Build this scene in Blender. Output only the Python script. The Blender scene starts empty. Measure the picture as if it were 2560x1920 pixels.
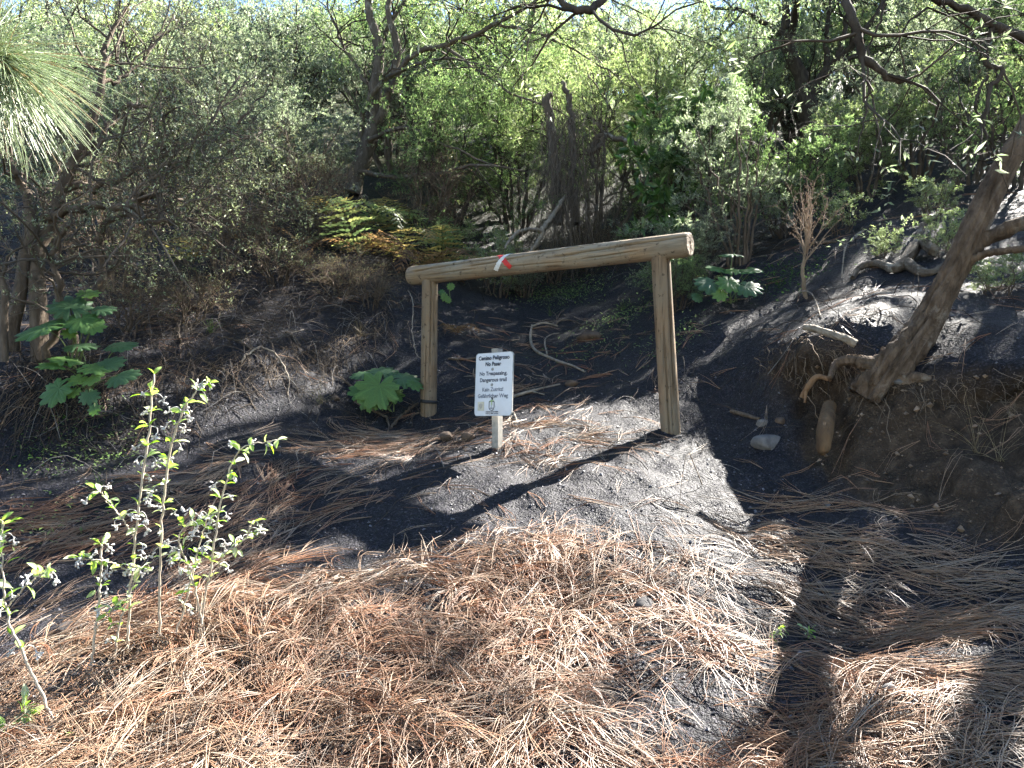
import bpy, math
import numpy as np
from mathutils import Vector, Matrix, Quaternion

scene = bpy.context.scene
col = scene.collection

# ---------------------------------------------------------------- camera
F = 1862.0                       # focal length in pixels of the 2560 px wide photograph
CAMZ = 1.5
cam_data = bpy.data.cameras.new('camera')
cam_data.sensor_width = 36.0
cam_data.lens = F / 2560.0 * 36.0
cam_data.clip_start = 0.05
cam_data.clip_end = 500.0
cam = bpy.data.objects.new('camera', cam_data)
cam.location = (0, 0, CAMZ)
cam.rotation_euler = (math.radians(90), 0, 0)
col.objects.link(cam)
scene.camera = cam

# ---------------------------------------------------------------- sky, sun, exposure
SUN_AZ, SUN_EL = math.radians(46), math.radians(40)      # to the right of the view, behind the scene
SUN = np.array([math.sin(SUN_AZ) * math.cos(SUN_EL), math.cos(SUN_AZ) * math.cos(SUN_EL), math.sin(SUN_EL)])
world = bpy.data.worlds.new('World')
scene.world = world
world.use_nodes = True
wn = world.node_tree.nodes
bg = wn['Background']
sky = wn.new('ShaderNodeTexSky')
sky.sky_type = 'NISHITA'
sky.sun_disc = False
sky.sun_elevation = SUN_EL
sky.sun_rotation = SUN_AZ
sky.air_density = 1.0
sky.dust_density = 0.2
sky.ozone_density = 2.0
world.node_tree.links.new(sky.outputs[0], bg.inputs[0])
bg.inputs[1].default_value = 0.05
sun_data = bpy.data.lights.new('sun', 'SUN')
sun_data.energy = 5.0
sun_data.angle = math.radians(0.53)
sun_data.color = (1.0, 0.95, 0.87)
sun = bpy.data.objects.new('sun', sun_data)
sun.rotation_euler = Vector(SUN).to_track_quat('Z', 'Y').to_euler()
col.objects.link(sun)
vs = scene.view_settings
vs.view_transform = 'Standard'
vs.look = 'None'
vs.gamma = 1.0
vs.exposure = 3.2
vs.use_curve_mapping = False
cy = scene.cycles
cy.max_bounces = 6
cy.diffuse_bounces = 3
cy.glossy_bounces = 2
cy.transmission_bounces = 4
cy.transparent_max_bounces = 8
cy.sample_clamp_indirect = 4.0
cy.use_denoising = True
cy.denoiser = 'OPENIMAGEDENOISE'
cy.denoising_input_passes = 'RGB_ALBEDO_NORMAL'
cy.denoising_prefilter = 'ACCURATE'
cy.use_adaptive_sampling = True
cy.adaptive_threshold = 0.03

# ---------------------------------------------------------------- helpers
def rng_(s):
    return np.random.default_rng(s)

def W(px, py, d):
    """a point seen at photograph pixel (px, py), d metres in front of the camera plane"""
    return np.array([(px - 1280.0) / F * d, d, CAMZ + (960.0 - py) / F * d])

def norm(v):
    return v / np.maximum(np.linalg.norm(v, axis=-1, keepdims=True), 1e-9)

def sstep(a, b, x):
    t = np.clip((x - a) / (b - a), 0, 1)
    return t * t * (3 - 2 * t)

def _hash(ix, iy, seed):
    h = (ix.astype(np.int64) * 374761393 + iy.astype(np.int64) * 668265263 + seed * 1442695041) & 0xFFFFFFFF
    h = ((h ^ (h >> 13)) * 1274126177) & 0xFFFFFFFF
    h = h ^ (h >> 16)
    return (h & 0xFFFFFF) / float(0xFFFFFF)

def vnoise(x, y, seed=0):
    x = np.asarray(x, float); y = np.asarray(y, float)
    ix = np.floor(x); iy = np.floor(y)
    fx = x - ix; fy = y - iy
    ux = fx * fx * fx * (fx * (fx * 6 - 15) + 10)
    uy = fy * fy * fy * (fy * (fy * 6 - 15) + 10)
    a = _hash(ix, iy, seed); b = _hash(ix + 1, iy, seed)
    c = _hash(ix, iy + 1, seed); d = _hash(ix + 1, iy + 1, seed)
    return (a * (1 - ux) + b * ux) * (1 - uy) + (c * (1 - ux) + d * ux) * uy

def fbm(x, y, seed=0, octaves=3, gain=0.5):
    s = 0; a = 1.0; t = 0
    for o in range(octaves):
        s = s + a * (vnoise(x * 2 ** o + 17.3 * o, y * 2 ** o - 9.1 * o, seed + o) - 0.5)
        t += a; a *= gain
    return s / t

def inpoly(x, y, poly):
    poly = np.asarray(poly, float)
    r = np.zeros(np.shape(x), bool)
    n = len(poly)
    j = n - 1
    for i in range(n):
        xi, yi = poly[i]; xj, yj = poly[j]
        with np.errstate(divide='ignore', invalid='ignore'):
            c = ((yi > y) != (yj > y)) & (x < (xj - xi) * (y - yi) / (yj - yi + 1e-12) + xi)
        r ^= c
        j = i
    return r

# ---------------------------------------------------------------- terrain shape
# (pixel x, pixel y, distance): where the ground stands in the place
CP = [
    # foreground slope
    (1280, 1920, 1.70), (640, 1920, 1.66), (0, 1920, 1.62), (1900, 1920, 1.66), (2560, 1900, 1.55),
    (1280, 1600, 2.2), (900, 1600, 2.15), (1700, 1600, 2.2), (2100, 1600, 2.25), (2560, 1560, 2.0),
    (0, 1713, 2.0), (330, 1600, 2.15), (636, 1500, 2.38), (1000, 1430, 2.55), (1280, 1400, 2.65), (1700, 1400, 2.62),
    (636, 1390, 2.85), (300, 1450, 2.75), (0, 1504, 2.6),
    (1380, 1312, 2.9), (1000, 1330, 2.95), (1680, 1320, 2.85), (1900, 1300, 3.0), (2150, 1400, 2.65),
    (1280, 1200, 3.35), (1600, 1200, 3.3), (1850, 1230, 3.2), (1000, 1220, 3.35), (1900, 1150, 3.5),
    (1240, 1120, 3.80), (1678, 1096, 3.92), (1450, 1060, 4.1), (1070, 1042, 4.82), (1100, 1100, 4.05),
    # left gully and bank
    (0, 1250, 3.3), (300, 1220, 3.45), (640, 1180, 3.6), (0, 1157, 3.7), (330, 1110, 4.0), (740, 1040, 4.5), (900, 980, 4.95),
    (0, 960, 3.95), (200, 950, 4.15), (400, 890, 4.65), (640, 900, 4.8), (860, 850, 5.3), (960, 790, 5.7),
    (60, 880, 4.4), (300, 830, 4.9), (580, 810, 5.3), (800, 760, 5.8), (1000, 720, 6.2),
    (300, 700, 6.2), (700, 650, 6.8), (60, 740, 5.6), (980, 640, 7.2),
    # the path between the posts
    (1280, 930, 5.2), (1480, 920, 5.1), (1280, 850, 6.0), (1500, 830, 6.0), (1280, 760, 7.0), (1450, 740, 7.2), (1200, 690, 8.2), (1450, 660, 8.6),
    (1280, 600, 9.4), (885, 463, 9.6), (1600, 560, 9.6), (1000, 540, 9.0), (500, 480, 9.0), (0, 520, 8.5),
    # right bank
    (1736, 830, 5.0), (1805, 740, 5.5), (1650, 760, 6.0), (1760, 1000, 4.3), (1850, 930, 4.35), (1900, 860, 4.4), (1940, 790, 4.75), (2014, 741, 5.0),
    (1790, 640, 6.6), (2000, 600, 6.4), (2141, 741, 4.4), (2199, 579, 5.6), (2268, 520, 6.5), (2100, 500, 7.4), (2450, 640, 4.6), (2560, 760, 3.8), (2500, 480, 6.2),
    (1960, 860, 4.05), (2080, 850, 3.75), (2245, 905, 3.5), (2400, 900, 3.3), (2560, 915, 3.1),
    (1960, 1010, 3.75), (2060, 1120, 3.42), (2200, 1170, 3.1), (2400, 1190, 2.85), (2560, 1250, 2.62),
    (1925, 1110, 3.62), (1850, 1060, 3.95), (2100, 1220, 3.1), (2350, 1330, 2.65), (2560, 1420, 2.3),
]
_cpw = np.array([W(*c) for c in CP])
_extra = np.array([
    (0, 0, 0), (-1.5, 0, -.05), (1.5, 0, 0.05), (0, -1.5, -.5), (-4, 0, .1), (4, 0, .35), (-4, 3, 1.35), (-5, 6, 2.6), (4.5, 2.4, 1.7), (5, 5, 2.9),
    (-7, 10, 4.2), (-3, 11, 4.9), (0, 11, 4.4), (3, 11, 4.6), (7, 10, 5.2), (-3, -2, -.6), (3, -2, -.5), (-2.6, 2.0, .42), (2.6, 1.6, .62), (6, 7.5, 4.0), (-6, 4, 2.0)])
_cpw = np.vstack([_cpw, _extra])

def _tps_k(r2):
    return 0.5 * r2 * np.log(r2 + 1e-9)
_n = len(_cpw)
_A = np.zeros((_n + 3, _n + 3))
_d2 = ((_cpw[:, None, :2] - _cpw[None, :, :2]) ** 2).sum(-1)
_A[:_n, :_n] = _tps_k(_d2) + np.eye(_n) * 0.012
_A[:_n, _n] = 1; _A[:_n, _n + 1:] = _cpw[:, :2]
_A[_n:, :_n] = _A[:_n, _n:].T
_sol = np.linalg.solve(_A, np.concatenate([_cpw[:, 2], [0, 0, 0]]))

def hill(x, y):
    h = 4.1 + 0.50 * (y - 9.5) - 0.0042 * np.clip(y - 14, 0, 60) ** 2
    h = h + 0.02 * x + 1.6 * fbm(x * 0.09, y * 0.09, 71, 3) * sstep(11, 22, y) - 0.06 * np.clip(x, 0, 40) * sstep(14, 30, y)
    return h

def lower(x, y):
    return 0.32 * np.clip(y, -30, 40) + 0.03 * np.abs(x)

def Gexact(x, y):
    x = np.asarray(x, float); y = np.asarray(y, float)
    shp = x.shape
    xf = x.ravel(); yf = y.ravel()
    z = np.empty_like(xf)
    for a in range(0, len(xf), 40000):
        xs = xf[a:a + 40000]; ys = yf[a:a + 40000]
        xc = np.clip(xs, -7, 7); yc = np.clip(ys, -2, 11.5)
        d2 = (xc[:, None] - _cpw[None, :, 0]) ** 2 + (yc[:, None] - _cpw[None, :, 1]) ** 2
        t = _tps_k(d2) @ _sol[:_n] + _sol[_n] + _sol[_n + 1] * xc + _sol[_n + 2] * yc
        t = t + np.sign(xs) * (xs - xc) * 0.05 + (ys - yc) * .35
        w = sstep(9.0, 12.0, ys)
        h = hill(xs, ys)
        t = t * (1 - w) + h * w
        wl = sstep(-0.3, -2.0, ys)
        t = t * (1 - wl) + lower(xs, ys) * wl
        z[a:a + 40000] = t
    return z.reshape(shp)

_gx = np.arange(-7.4, 7.4001, .04); _gy = np.arange(-2.4, 12.4001, .04)
_gz = Gexact(*np.meshgrid(_gx, _gy))

def Gbase(x, y):
    """height without clods, read from a fine table where the table reaches"""
    x = np.asarray(x, float); y = np.asarray(y, float)
    fx = (x - _gx[0]) / .04; fy = (y - _gy[0]) / .04
    ins = (fx >= 0) & (fy >= 0) & (fx < len(_gx) - 1) & (fy < len(_gy) - 1)
    i = np.clip(fx.astype(int), 0, len(_gx) - 2); j = np.clip(fy.astype(int), 0, len(_gy) - 2)
    a = fx - i; b = fy - j
    z = (_gz[j, i] * (1 - a) + _gz[j, i + 1] * a) * (1 - b) + (_gz[j + 1, i] * (1 - a) + _gz[j + 1, i + 1] * a) * b
    if not np.all(ins):
        z = np.array(z); o = ~ins
        z[o] = Gexact(x[o], y[o])
    return z

def G(x, y):
    """height of the ground, clods included"""
    x = np.asarray(x, float); y = np.asarray(y, float)
    z = Gbase(x, y)
    bank = soil_mask(x, y)
    rough = 0.35 + 0.65 * sstep(-0.25, 0.25, fbm(x * 0.9 + 3, y * 0.9, 5, 2))
    z = z + 0.07 * fbm(x * 2.2, y * 2.2, 1, 3) * (0.5 + rough)
    z = z + 0.022 * fbm(x * 9, y * 9, 2, 3) * (0.4 + rough)
    z = z + bank * 0.20 * (np.abs(fbm(x * 4.5, y * 4.5, 11, 3)) * 2 - .35) + bank * 0.03 * fbm(x * 24, y * 24, 12, 2)
    # the little scarp in the ash on the right slope and one crack on the mound
    for (pts, hgt, wid) in SCARPS:
        dmin = np.full(x.shape, 9.0); side = np.zeros(x.shape)
        for (a, b) in zip(pts[:-1], pts[1:]):
            ab = b - a; L2 = ab @ ab
            t = np.clip(((x - a[0]) * ab[0] + (y - a[1]) * ab[1]) / L2, 0, 1)
            dx = x - a[0] - t * ab[0]; dy = y - a[1] - t * ab[1]
            d = np.hypot(dx, dy)
            s = np.sign(ab[0] * dy - ab[1] * dx)
            m = d < dmin
            side = np.where(m, s, side); dmin = np.where(m, d, dmin)
        z = z + hgt * np.exp(-(dmin / wid) ** 2) * np.where(side > 0, 1.0, -0.9) * np.minimum(1, dmin / 0.012)
    return z

_soilpoly = np.array([W(1890, 850, 4.2)[:2], W(2030, 835, 3.85)[:2], W(2245, 925, 3.42)[:2], W(2560, 960, 3.05)[:2], (3.2, 2.2), W(2560, 1330, 2.45)[:2],
                      W(2300, 1290, 2.75)[:2], W(2050, 1180, 3.25)[:2], W(1990, 1050, 3.6)[:2], W(1930, 930, 4.0)[:2]])

def soil_mask(x, y):
    x = np.asarray(x, float); y = np.asarray(y, float)
    jx = x + 0.12 * fbm(x * 4, y * 4, 31, 2); jy = y + 0.12 * fbm(x * 4, y * 4, 33, 2)
    m = 0
    for (ox, oy) in ((0, 0), (.06, 0), (-.06, 0), (0, .06), (0, -.06)):
        m = m + inpoly(jx + ox, jy + oy, _soilpoly) / 5.0
    return m
SCARPS = [(np.array([W(1770, 890, 4.75)[:2], W(1850, 810, 4.85)[:2], W(1905, 775, 4.95)[:2], W(1960, 758, 5.0)[:2], W(2020, 755, 4.95)[:2]]), 0.022, 0.06),
          (np.array([W(1840, 1150, 3.5)[:2], W(1900, 1175, 3.38)[:2], W(1960, 1215, 3.22)[:2]])[::-1], 0.018, 0.05)]

_hx = np.arange(-5.2, 5.2001, .0125); _hy = np.arange(.8, 7.6001, .0125)
_hz = G(*np.meshgrid(_hx, _hy))
Gfull = G

def G(x, y):
    x = np.asarray(x, float); y = np.asarray(y, float)
    fx = (x - _hx[0]) / .0125; fy = (y - _hy[0]) / .0125
    ins = (fx >= 0) & (fy >= 0) & (fx < len(_hx) - 1) & (fy < len(_hy) - 1)
    i = np.clip(fx.astype(int), 0, len(_hx) - 2); j = np.clip(fy.astype(int), 0, len(_hy) - 2)
    a = fx - i; b = fy - j
    z = (_hz[j, i] * (1 - a) + _hz[j, i + 1] * a) * (1 - b) + (_hz[j + 1, i] * (1 - a) + _hz[j + 1, i + 1] * a) * b
    if not np.all(ins):
        z = np.array(z); o = ~ins
        z[o] = Gfull(x[o], y[o])
    return z

def hit(px, py, dmin=0.9, dmax=30.0):
    d = np.arange(dmin, dmax, 0.02)
    g = G((px - 1280.0) / F * d, d)
    z = CAMZ + (960.0 - py) / F * d
    k = np.argmax(z < g)
    return W(px, py, d[k] if z[k] < g[k] else dmax)

def onground(x, y, dz=0.0):
    return np.array([x, y, float(G(np.array([x]), np.array([y]))[0]) + dz])

# ---------------------------------------------------------------- mesh building
ORG = {}

class MB:
    def __init__(self):
        self.v = []; self.c = []; self.q = []; self.t = []; self.n = 0; self.has = False
    def add(self, v, quads=None, tris=None, c=None):
        v = np.asarray(v, np.float32).reshape(-1, 3)
        if quads is not None and len(quads): self.q.append(np.asarray(quads, np.int64).reshape(-1, 4) + self.n)
        if tris is not None and len(tris): self.t.append(np.asarray(tris, np.int64).reshape(-1, 3) + self.n)
        if c is None: c = np.full((len(v), 3), 0.5, np.float32)
        else:
            c = np.broadcast_to(np.asarray(c, np.float32), (len(v), 3)); self.has = True
        self.v.append(v); self.c.append(c); self.n += len(v)
        return self
    def mesh(self, name, origin=(0, 0, 0), smooth=False):
        v = np.concatenate(self.v) - np.asarray(origin, np.float32)
        q = np.concatenate(self.q) if self.q else np.zeros((0, 4), np.int64)
        t = np.concatenate(self.t) if self.t else np.zeros((0, 3), np.int64)
        me = bpy.data.meshes.new(name)
        me.vertices.add(len(v)); me.vertices.foreach_set('co', v.astype(np.float32).ravel())
        loops = np.concatenate([q.ravel(), t.ravel()]).astype(np.int32)
        me.loops.add(len(loops)); me.loops.foreach_set('vertex_index', loops)
        me.polygons.add(len(q) + len(t))
        st = np.concatenate([np.arange(len(q)) * 4, len(q) * 4 + np.arange(len(t)) * 3]).astype(np.int32)
        me.polygons.foreach_set('loop_start', st)
        me.polygons.foreach_set('use_smooth', np.full(len(q) + len(t), smooth, bool))
        if self.has:
            a = me.color_attributes.new('col', 'FLOAT_COLOR', 'POINT')
            cc = np.concatenate(self.c)
            a.data.foreach_set('color', np.hstack([cc, np.ones((len(cc), 1), np.float32)]).astype(np.float32).ravel())
        me.update(calc_edges=True)
        return me
    def build(self, name, mat, parent=None, smooth=False, origin=None):
        if parent is not None: origin = ORG[parent.name]
        elif origin is None: origin = (0, 0, 0)
        me = self.mesh(name, origin, smooth)
        o = bpy.data.objects.new(name, me)
        if isinstance(mat, (list, tuple)):
            for m in mat: me.materials.append(m)
        else: me.materials.append(mat)
        col.objects.link(o)
        if parent is not None: o.parent = parent
        else: o.location = origin
        ORG[o.name] = np.asarray(origin, float)
        return o

def tag(o, label=None, cat=None, group=None, kind=None):
    if label: o['label'] = label
    if cat: o['category'] = cat
    if group: o['group'] = group
    if kind: o['kind'] = kind
    return o

def thing(name, label, cat, loc, group=None):
    o = bpy.data.objects.new(name, None)
    o.empty_display_size = 0.1
    o.location = loc
    col.objects.link(o)
    ORG[o.name] = np.asarray(loc, float)
    return tag(o, label, cat, group)

def copy_tree(o, parent=None):
    c = o.copy(); col.objects.link(c); c.parent = parent
    for ch in o.children: copy_tree(ch, c)
    return c

def tubes(mb, P, R, S=5, c=None, cap=False):
    """P (M,K,3) polylines, R (M,K) radii"""
    P = np.asarray(P, float); R = np.asarray(R, float)
    M, K, _ = P.shape
    T = np.gradient(P, axis=1); T = norm(T)
    avg = norm(P[:, -1] - P[:, 0])
    ref = np.where(np.abs(avg[:, 2:3]) < 0.7, np.array([[0, 0, 1.0]]), np.array([[1.0, 0.15, 0]]))
    N = norm(np.cross(T, ref[:, None, :])); B = np.cross(N, T)
    a = np.arange(S) / S * 2 * math.pi
    ring = N[:, :, None, :] * np.cos(a)[None, None, :, None] + B[:, :, None, :] * np.sin(a)[None, None, :, None]
    V = P[:, :, None, :] + ring * R[:, :, None, None]
    idx = np.arange(M * K * S).reshape(M, K, S)
    i0 = idx[:, :-1, :]; i1 = idx[:, 1:, :]
    q = np.stack([i0, np.roll(i0, -1, 2), np.roll(i1, -1, 2), i1], -1).reshape(-1, 4)
    cc = None
    if c is not None:
        c = np.asarray(c, float)
        cc = np.broadcast_to(c.reshape(-1, 1, 1, 3) if c.ndim == 2 else c.reshape(1, 1, 1, 3), (M, K, S, 3)).reshape(-1, 3)
    tr = []
    if cap:
        for m in range(M):
            for k in (0, K - 1):
                r = idx[m, k]
                for s in range(1, S - 1): tr.append((r[0], r[s], r[s + 1]))
    mb.add(V.reshape(-1, 3), q, tr if tr else None, cc)
    return V

def smooth_line(pts, K, jit=0.0, rng=None):
    """Catmull-Rom through (x,y,z,r) points, K samples"""
    p = np.asarray(pts, float)
    e = np.vstack([2 * p[0] - p[1], p, 2 * p[-1] - p[-2]])
    n = len(p) - 1
    u = np.linspace(0, n, K); i = np.minimum(u.astype(int), n - 1); f = (u - i)[:, None]
    p0, p1, p2, p3 = e[i], e[i + 1], e[i + 2], e[i + 3]
    o = 0.5 * (2 * p1 + (p2 - p0) * f + (2 * p0 - 5 * p1 + 4 * p2 - p3) * f ** 2 + (3 * p1 - p0 - 3 * p2 + p3) * f ** 3)
    o[:, 3] = np.maximum(o[:, 3], 0.0005)
    if jit and rng is not None:
        o[1:-1, :3] += rng.normal(0, jit, (K - 2, 3))
    return o

# ---------------------------------------------------------------- materials
def new_mat(name):
    m = bpy.data.materials.new(name); m.use_nodes = True
    nt = m.node_tree
    return m, nt, nt.nodes['Principled BSDF'], nt.nodes['Material Output']

def nd(nt, typ, **kw):
    n = nt.nodes.new(typ)
    for k, v in kw.items():
        if k.startswith('i_'): n.inputs[k[2:]].default_value = v
        else: setattr(n, k, v)
    return n

def ramp(nt, fac, stops):
    r = nt.nodes.new('ShaderNodeValToRGB')
    el = r.color_ramp.elements
    while len(el) < len(stops): el.new(0.5)
    for e, (p, c) in zip(el, stops):
        e.position = p; e.color = (*c, 1)
    nt.links.new(fac, r.inputs[0])
    return r.outputs[0]

def noise(nt, vec, scale, detail=5, rough=0.6, dist=0.0):
    n = nt.nodes.new('ShaderNodeTexNoise')
    n.inputs['Scale'].default_value = scale; n.inputs['Detail'].default_value = detail
    n.inputs['Roughness'].default_value = rough; n.inputs['Distortion'].default_value = dist
    if vec is not None: nt.links.new(vec, n.inputs['Vector'])
    return n.outputs['Fac']

def mixc(nt, fac, a, b, mode='MIX'):
    m = nt.nodes.new('ShaderNodeMix'); m.data_type = 'RGBA'; m.blend_type = mode
    for s, v in ((m.inputs[0], fac), (m.inputs[6], a), (m.inputs[7], b)):
        if isinstance(v, (int, float)): s.default_value = v
        elif isinstance(v, tuple): s.default_value = (*v, 1)
        else: nt.links.new(v, s)
    return m.outputs[2]

def bump(nt, height, strength, dist, prev=None):
    b = nt.nodes.new('ShaderNodeBump')
    b.inputs['Strength'].default_value = strength; b.inputs['Distance'].default_value = dist
    nt.links.new(height, b.inputs['Height'])
    if prev is not None: nt.links.new(prev, b.inputs['Normal'])
    return b.outputs[0]

def coords(nt, kind='Object', scale=(1, 1, 1), rot=(0, 0, 0)):
    t = nt.nodes.new('ShaderNodeTexCoord')
    m = nt.nodes.new('ShaderNodeMapping'); m.inputs['Scale'].default_value = scale; m.inputs['Rotation'].default_value = rot
    nt.links.new(t.outputs[kind], m.inputs[0])
    return m.outputs[0]

def leaf_mat(name, transl=0.62, rough=0.42, spec=0.55, tint=(1.15, 1.33, 1.0)):
    m, nt, p, out = new_mat(name)
    a = nd(nt, 'ShaderNodeAttribute', attribute_name='col')
    p.inputs['Roughness'].default_value = rough
    p.inputs['Specular IOR Level'].default_value = spec
    nt.links.new(a.outputs['Color'], p.inputs['Base Color'])
    t = nd(nt, 'ShaderNodeBsdfTranslucent')
    nt.links.new(mixc(nt, 1.0, a.outputs['Color'], tint, 'MULTIPLY'), t.inputs[0])
    mx = nd(nt, 'ShaderNodeMixShader'); mx.inputs[0].default_value = transl
    nt.links.new(p.outputs[0], mx.inputs[1]); nt.links.new(t.outputs[0], mx.inputs[2])
    nt.links.new(mx.outputs[0], out.inputs[0])
    return m

def attr_mat(name, rough=0.7, spec=0.3, nscale=0, transl=0.0):
    m, nt, p, out = new_mat(name)
    a = nd(nt, 'ShaderNodeAttribute', attribute_name='col')
    c = a.outputs['Color']
    if nscale:
        f = noise(nt, coords(nt), nscale, 4)
        c = mixc(nt, 1.0, c, ramp(nt, f, [(0.3, (.55, .55, .55)), (0.7, (1.3, 1.3, 1.3))]), 'MULTIPLY')
    nt.links.new(c, p.inputs['Base Color'])
    p.inputs['Roughness'].default_value = rough; p.inputs['Specular IOR Level'].default_value = spec
    return m

def bark_mat(name, dark, light, scale=18.0, lichen=None, bdist=0.01, stretch=(1, 1, 0.35)):
    m, nt, p, out = new_mat(name)
    vec = coords(nt, 'Object', stretch)
    f = noise(nt, vec, scale, 6, 0.65, 0.6)
    c = ramp(nt, f, [(0.3, dark), (0.7, light)])
    if lichen:
        g = noise(nt, coords(nt), 7.0, 5, 0.7)
        c = mixc(nt, ramp(nt, g, [(0.56, (0, 0, 0)), (0.66, (1, 1, 1))]), c, lichen)
    nt.links.new(c, p.inputs['Base Color'])
    p.inputs['Roughness'].default_value = 0.85; p.inputs['Specular IOR Level'].default_value = 0.2
    nt.links.new(bump(nt, noise(nt, vec, scale * 2.2, 5, 0.7, 0.8), 0.9, bdist), p.inputs['Normal'])
    return m

def wood_mat(name, axis, light, dark, grey):
    """round weathered timber; axis = index of the local axis the grain runs along"""
    m, nt, p, out = new_mat(name)
    sc = [16.0, 16.0, 16.0]; sc[axis] = 0.9
    f = noise(nt, coords(nt, 'Object', tuple(sc)), 3.0, 6, 0.65, 0.8)
    c = ramp(nt, f, [(0.33, dark), (0.5, light), (0.70, tuple(min(1, 1.3 * k) for k in light))])
    fine = [120.0, 120.0, 120.0]; fine[axis] = 2.0
    f2 = noise(nt, coords(nt, 'Object', tuple(fine)), 1.6, 4, 0.6, 0.2)
    c = mixc(nt, 0.55, c, ramp(nt, f2, [(0.3, (.45, .43, .4)), (0.62, (1, 1, 1))]), 'MULTIPLY')
    g = noise(nt, coords(nt, 'Object'), 4.0, 5, 0.65)
    c = mixc(nt, ramp(nt, g, [(0.38, (0, 0, 0)), (0.68, (.85, .85, .85))]), c, grey)
    d = noise(nt, coords(nt, 'Object'), 30.0, 3, 0.6)
    c = mixc(nt, ramp(nt, d, [(0.60, (0, 0, 0)), (0.70, (.8, .8, .8))]), c, tuple(0.5 * k for k in dark))
    nt.links.new(c, p.inputs['Base Color'])
    p.inputs['Roughness'].default_value = 0.72; p.inputs['Specular IOR Level'].default_value = 0.25
    nt.links.new(bump(nt, f2, 0.5, 0.002), p.inputs['Normal'])
    return m

def plain(name, c, rough=0.6, spec=0.3, nscale=25.0, var=0.25, metal=0.0):
    m, nt, p, out = new_mat(name)
    f = noise(nt, coords(nt), nscale, 5, 0.65)
    lo = tuple(k * (1 - var) for k in c); hi = tuple(min(1, k * (1 + var)) for k in c)
    nt.links.new(ramp(nt, f, [(0.3, lo), (0.7, hi)]), p.inputs['Base Color'])
    p.inputs['Roughness'].default_value = rough; p.inputs['Specular IOR Level'].default_value = spec
    p.inputs['Metallic'].default_value = metal
    return m

def ground_mat():
    m, nt, p, out = new_mat('volcanic_ash_and_soil')
    co = coords(nt)
    big = noise(nt, co, 1.3, 3, 0.6)
    mid = noise(nt, co, 14.0, 4, 0.7)
    fin = noise(nt, co, 100.0, 2, 0.7)
    ash = ramp(nt, big, [(0.3, (.0075, .0085, .0115)), (0.55, (.012, .0125, .016)), (0.75, (.020, .019, .021))])
    ash = mixc(nt, ramp(nt, mid, [(0.45, (0, 0, 0)), (0.75, (.8, .8, .8))]), ash, (.030, .028, .029))
    v = nd(nt, 'ShaderNodeTexVoronoi'); v.inputs['Scale'].default_value = 170.0
    nt.links.new(co, v.inputs['Vector'])
    sp = nd(nt, 'ShaderNodeSeparateColor'); nt.links.new(v.outputs['Color'], sp.inputs[0])
    ash = mixc(nt, ramp(nt, sp.outputs[0], [(0.70, (0, 0, 0)), (0.95, (.6, .6, .6))]), ash, (.075, .068, .085))  # pale lilac specks painted in for the glitter of sunlit ash
    ash = mixc(nt, ramp(nt, sp.outputs[1], [(0.55, (0, 0, 0)), (0.8, (.6, .6, .6))]), ash, (.005, .005, .006))
    soil = ramp(nt, mid, [(0.3, (.022, .015, .0095)), (0.55, (.046, .031, .020)), (0.75, (.095, .066, .043))])
    soil = mixc(nt, ramp(nt, sp.outputs[0], [(0.82, (0, 0, 0)), (0.95, (.4, .4, .4))]), soil, (.13, .095, .065))
    a = nd(nt, 'ShaderNodeAttribute', attribute_name='soil')
    c = mixc(nt, a.outputs['Fac'], ash, soil)
    g = nd(nt, 'ShaderNodeAttribute', attribute_name='cover')
    turf = ramp(nt, mid, [(0.3, (.022, .026, .012)), (0.5, (.05, .055, .024)), (0.7, (.085, .072, .04))])
    c = mixc(nt, g.outputs['Fac'], c, turf)
    nt.links.new(c, p.inputs['Base Color'])
    p.inputs['Roughness'].default_value = 0.6
    p.inputs['Specular IOR Level'].default_value = 0.12
    ad = nd(nt, 'ShaderNodeMath', operation='MULTIPLY_ADD'); ad.inputs[1].default_value = 0.45
    nt.links.new(fin, ad.inputs[0]); nt.links.new(mid, ad.inputs[2])
    b = bump(nt, ad.outputs[0], 0.85, 0.03)
    nt.links.new(b, p.inputs['Normal'])
    return m

M_GROUND = ground_mat()
M_RAIL = wood_mat('weathered_pine_rail', 0, (.26, .19, .12), (.085, .06, .038), (.235, .22, .175))
M_POST = wood_mat('weathered_pine_post', 2, (.20, .135, .08), (.065, .04, .022), (.175, .148, .108))
M_BARK_DARK = bark_mat('dark_bark', (.028, .021, .016), (.095, .076, .060), 22)
M_BARK_GREY = bark_mat('grey_lichen_bark', (.05, .038, .028), (.15, .12, .092), 20, (.27, .25, .21))
M_BARK_BROWN = bark_mat('furrowed_brown_bark', (.045, .028, .017), (.20, .14, .095), 18, (.24, .19, .145), 0.03)
M_TWIG = attr_mat('twig_bark', 0.85, 0.2)
M_DEAD = bark_mat('bleached_deadwood', (.12, .098, .075), (.29, .25, .20), 26)
M_DEADDARK = bark_mat('brown_deadwood', (.045, .034, .025), (.15, .115, .085), 26)
M_LEAF = leaf_mat('thin_leaves')
M_LEAFGLOSS = leaf_mat('glossy_leaves', 0.35, 0.35, 0.5)
M_NEEDLE = attr_mat('dry_pine_needles', 0.45, 0.45)
M_GRAIN = attr_mat('cinder_grains', 0.6, 0.4)
M_STONE = plain('grey_basalt_stone', (.12, .113, .11), 0.8, 0.3, 18, 0.45)
M_STONEBROWN = plain('brown_scoria_stone', (.085, .06, .043), 0.85, 0.2, 18, 0.45)
M_STONEDARK = plain('black_scoria_stone', (.035, .033, .034), 0.85, 0.25, 22, 0.5)

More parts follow.
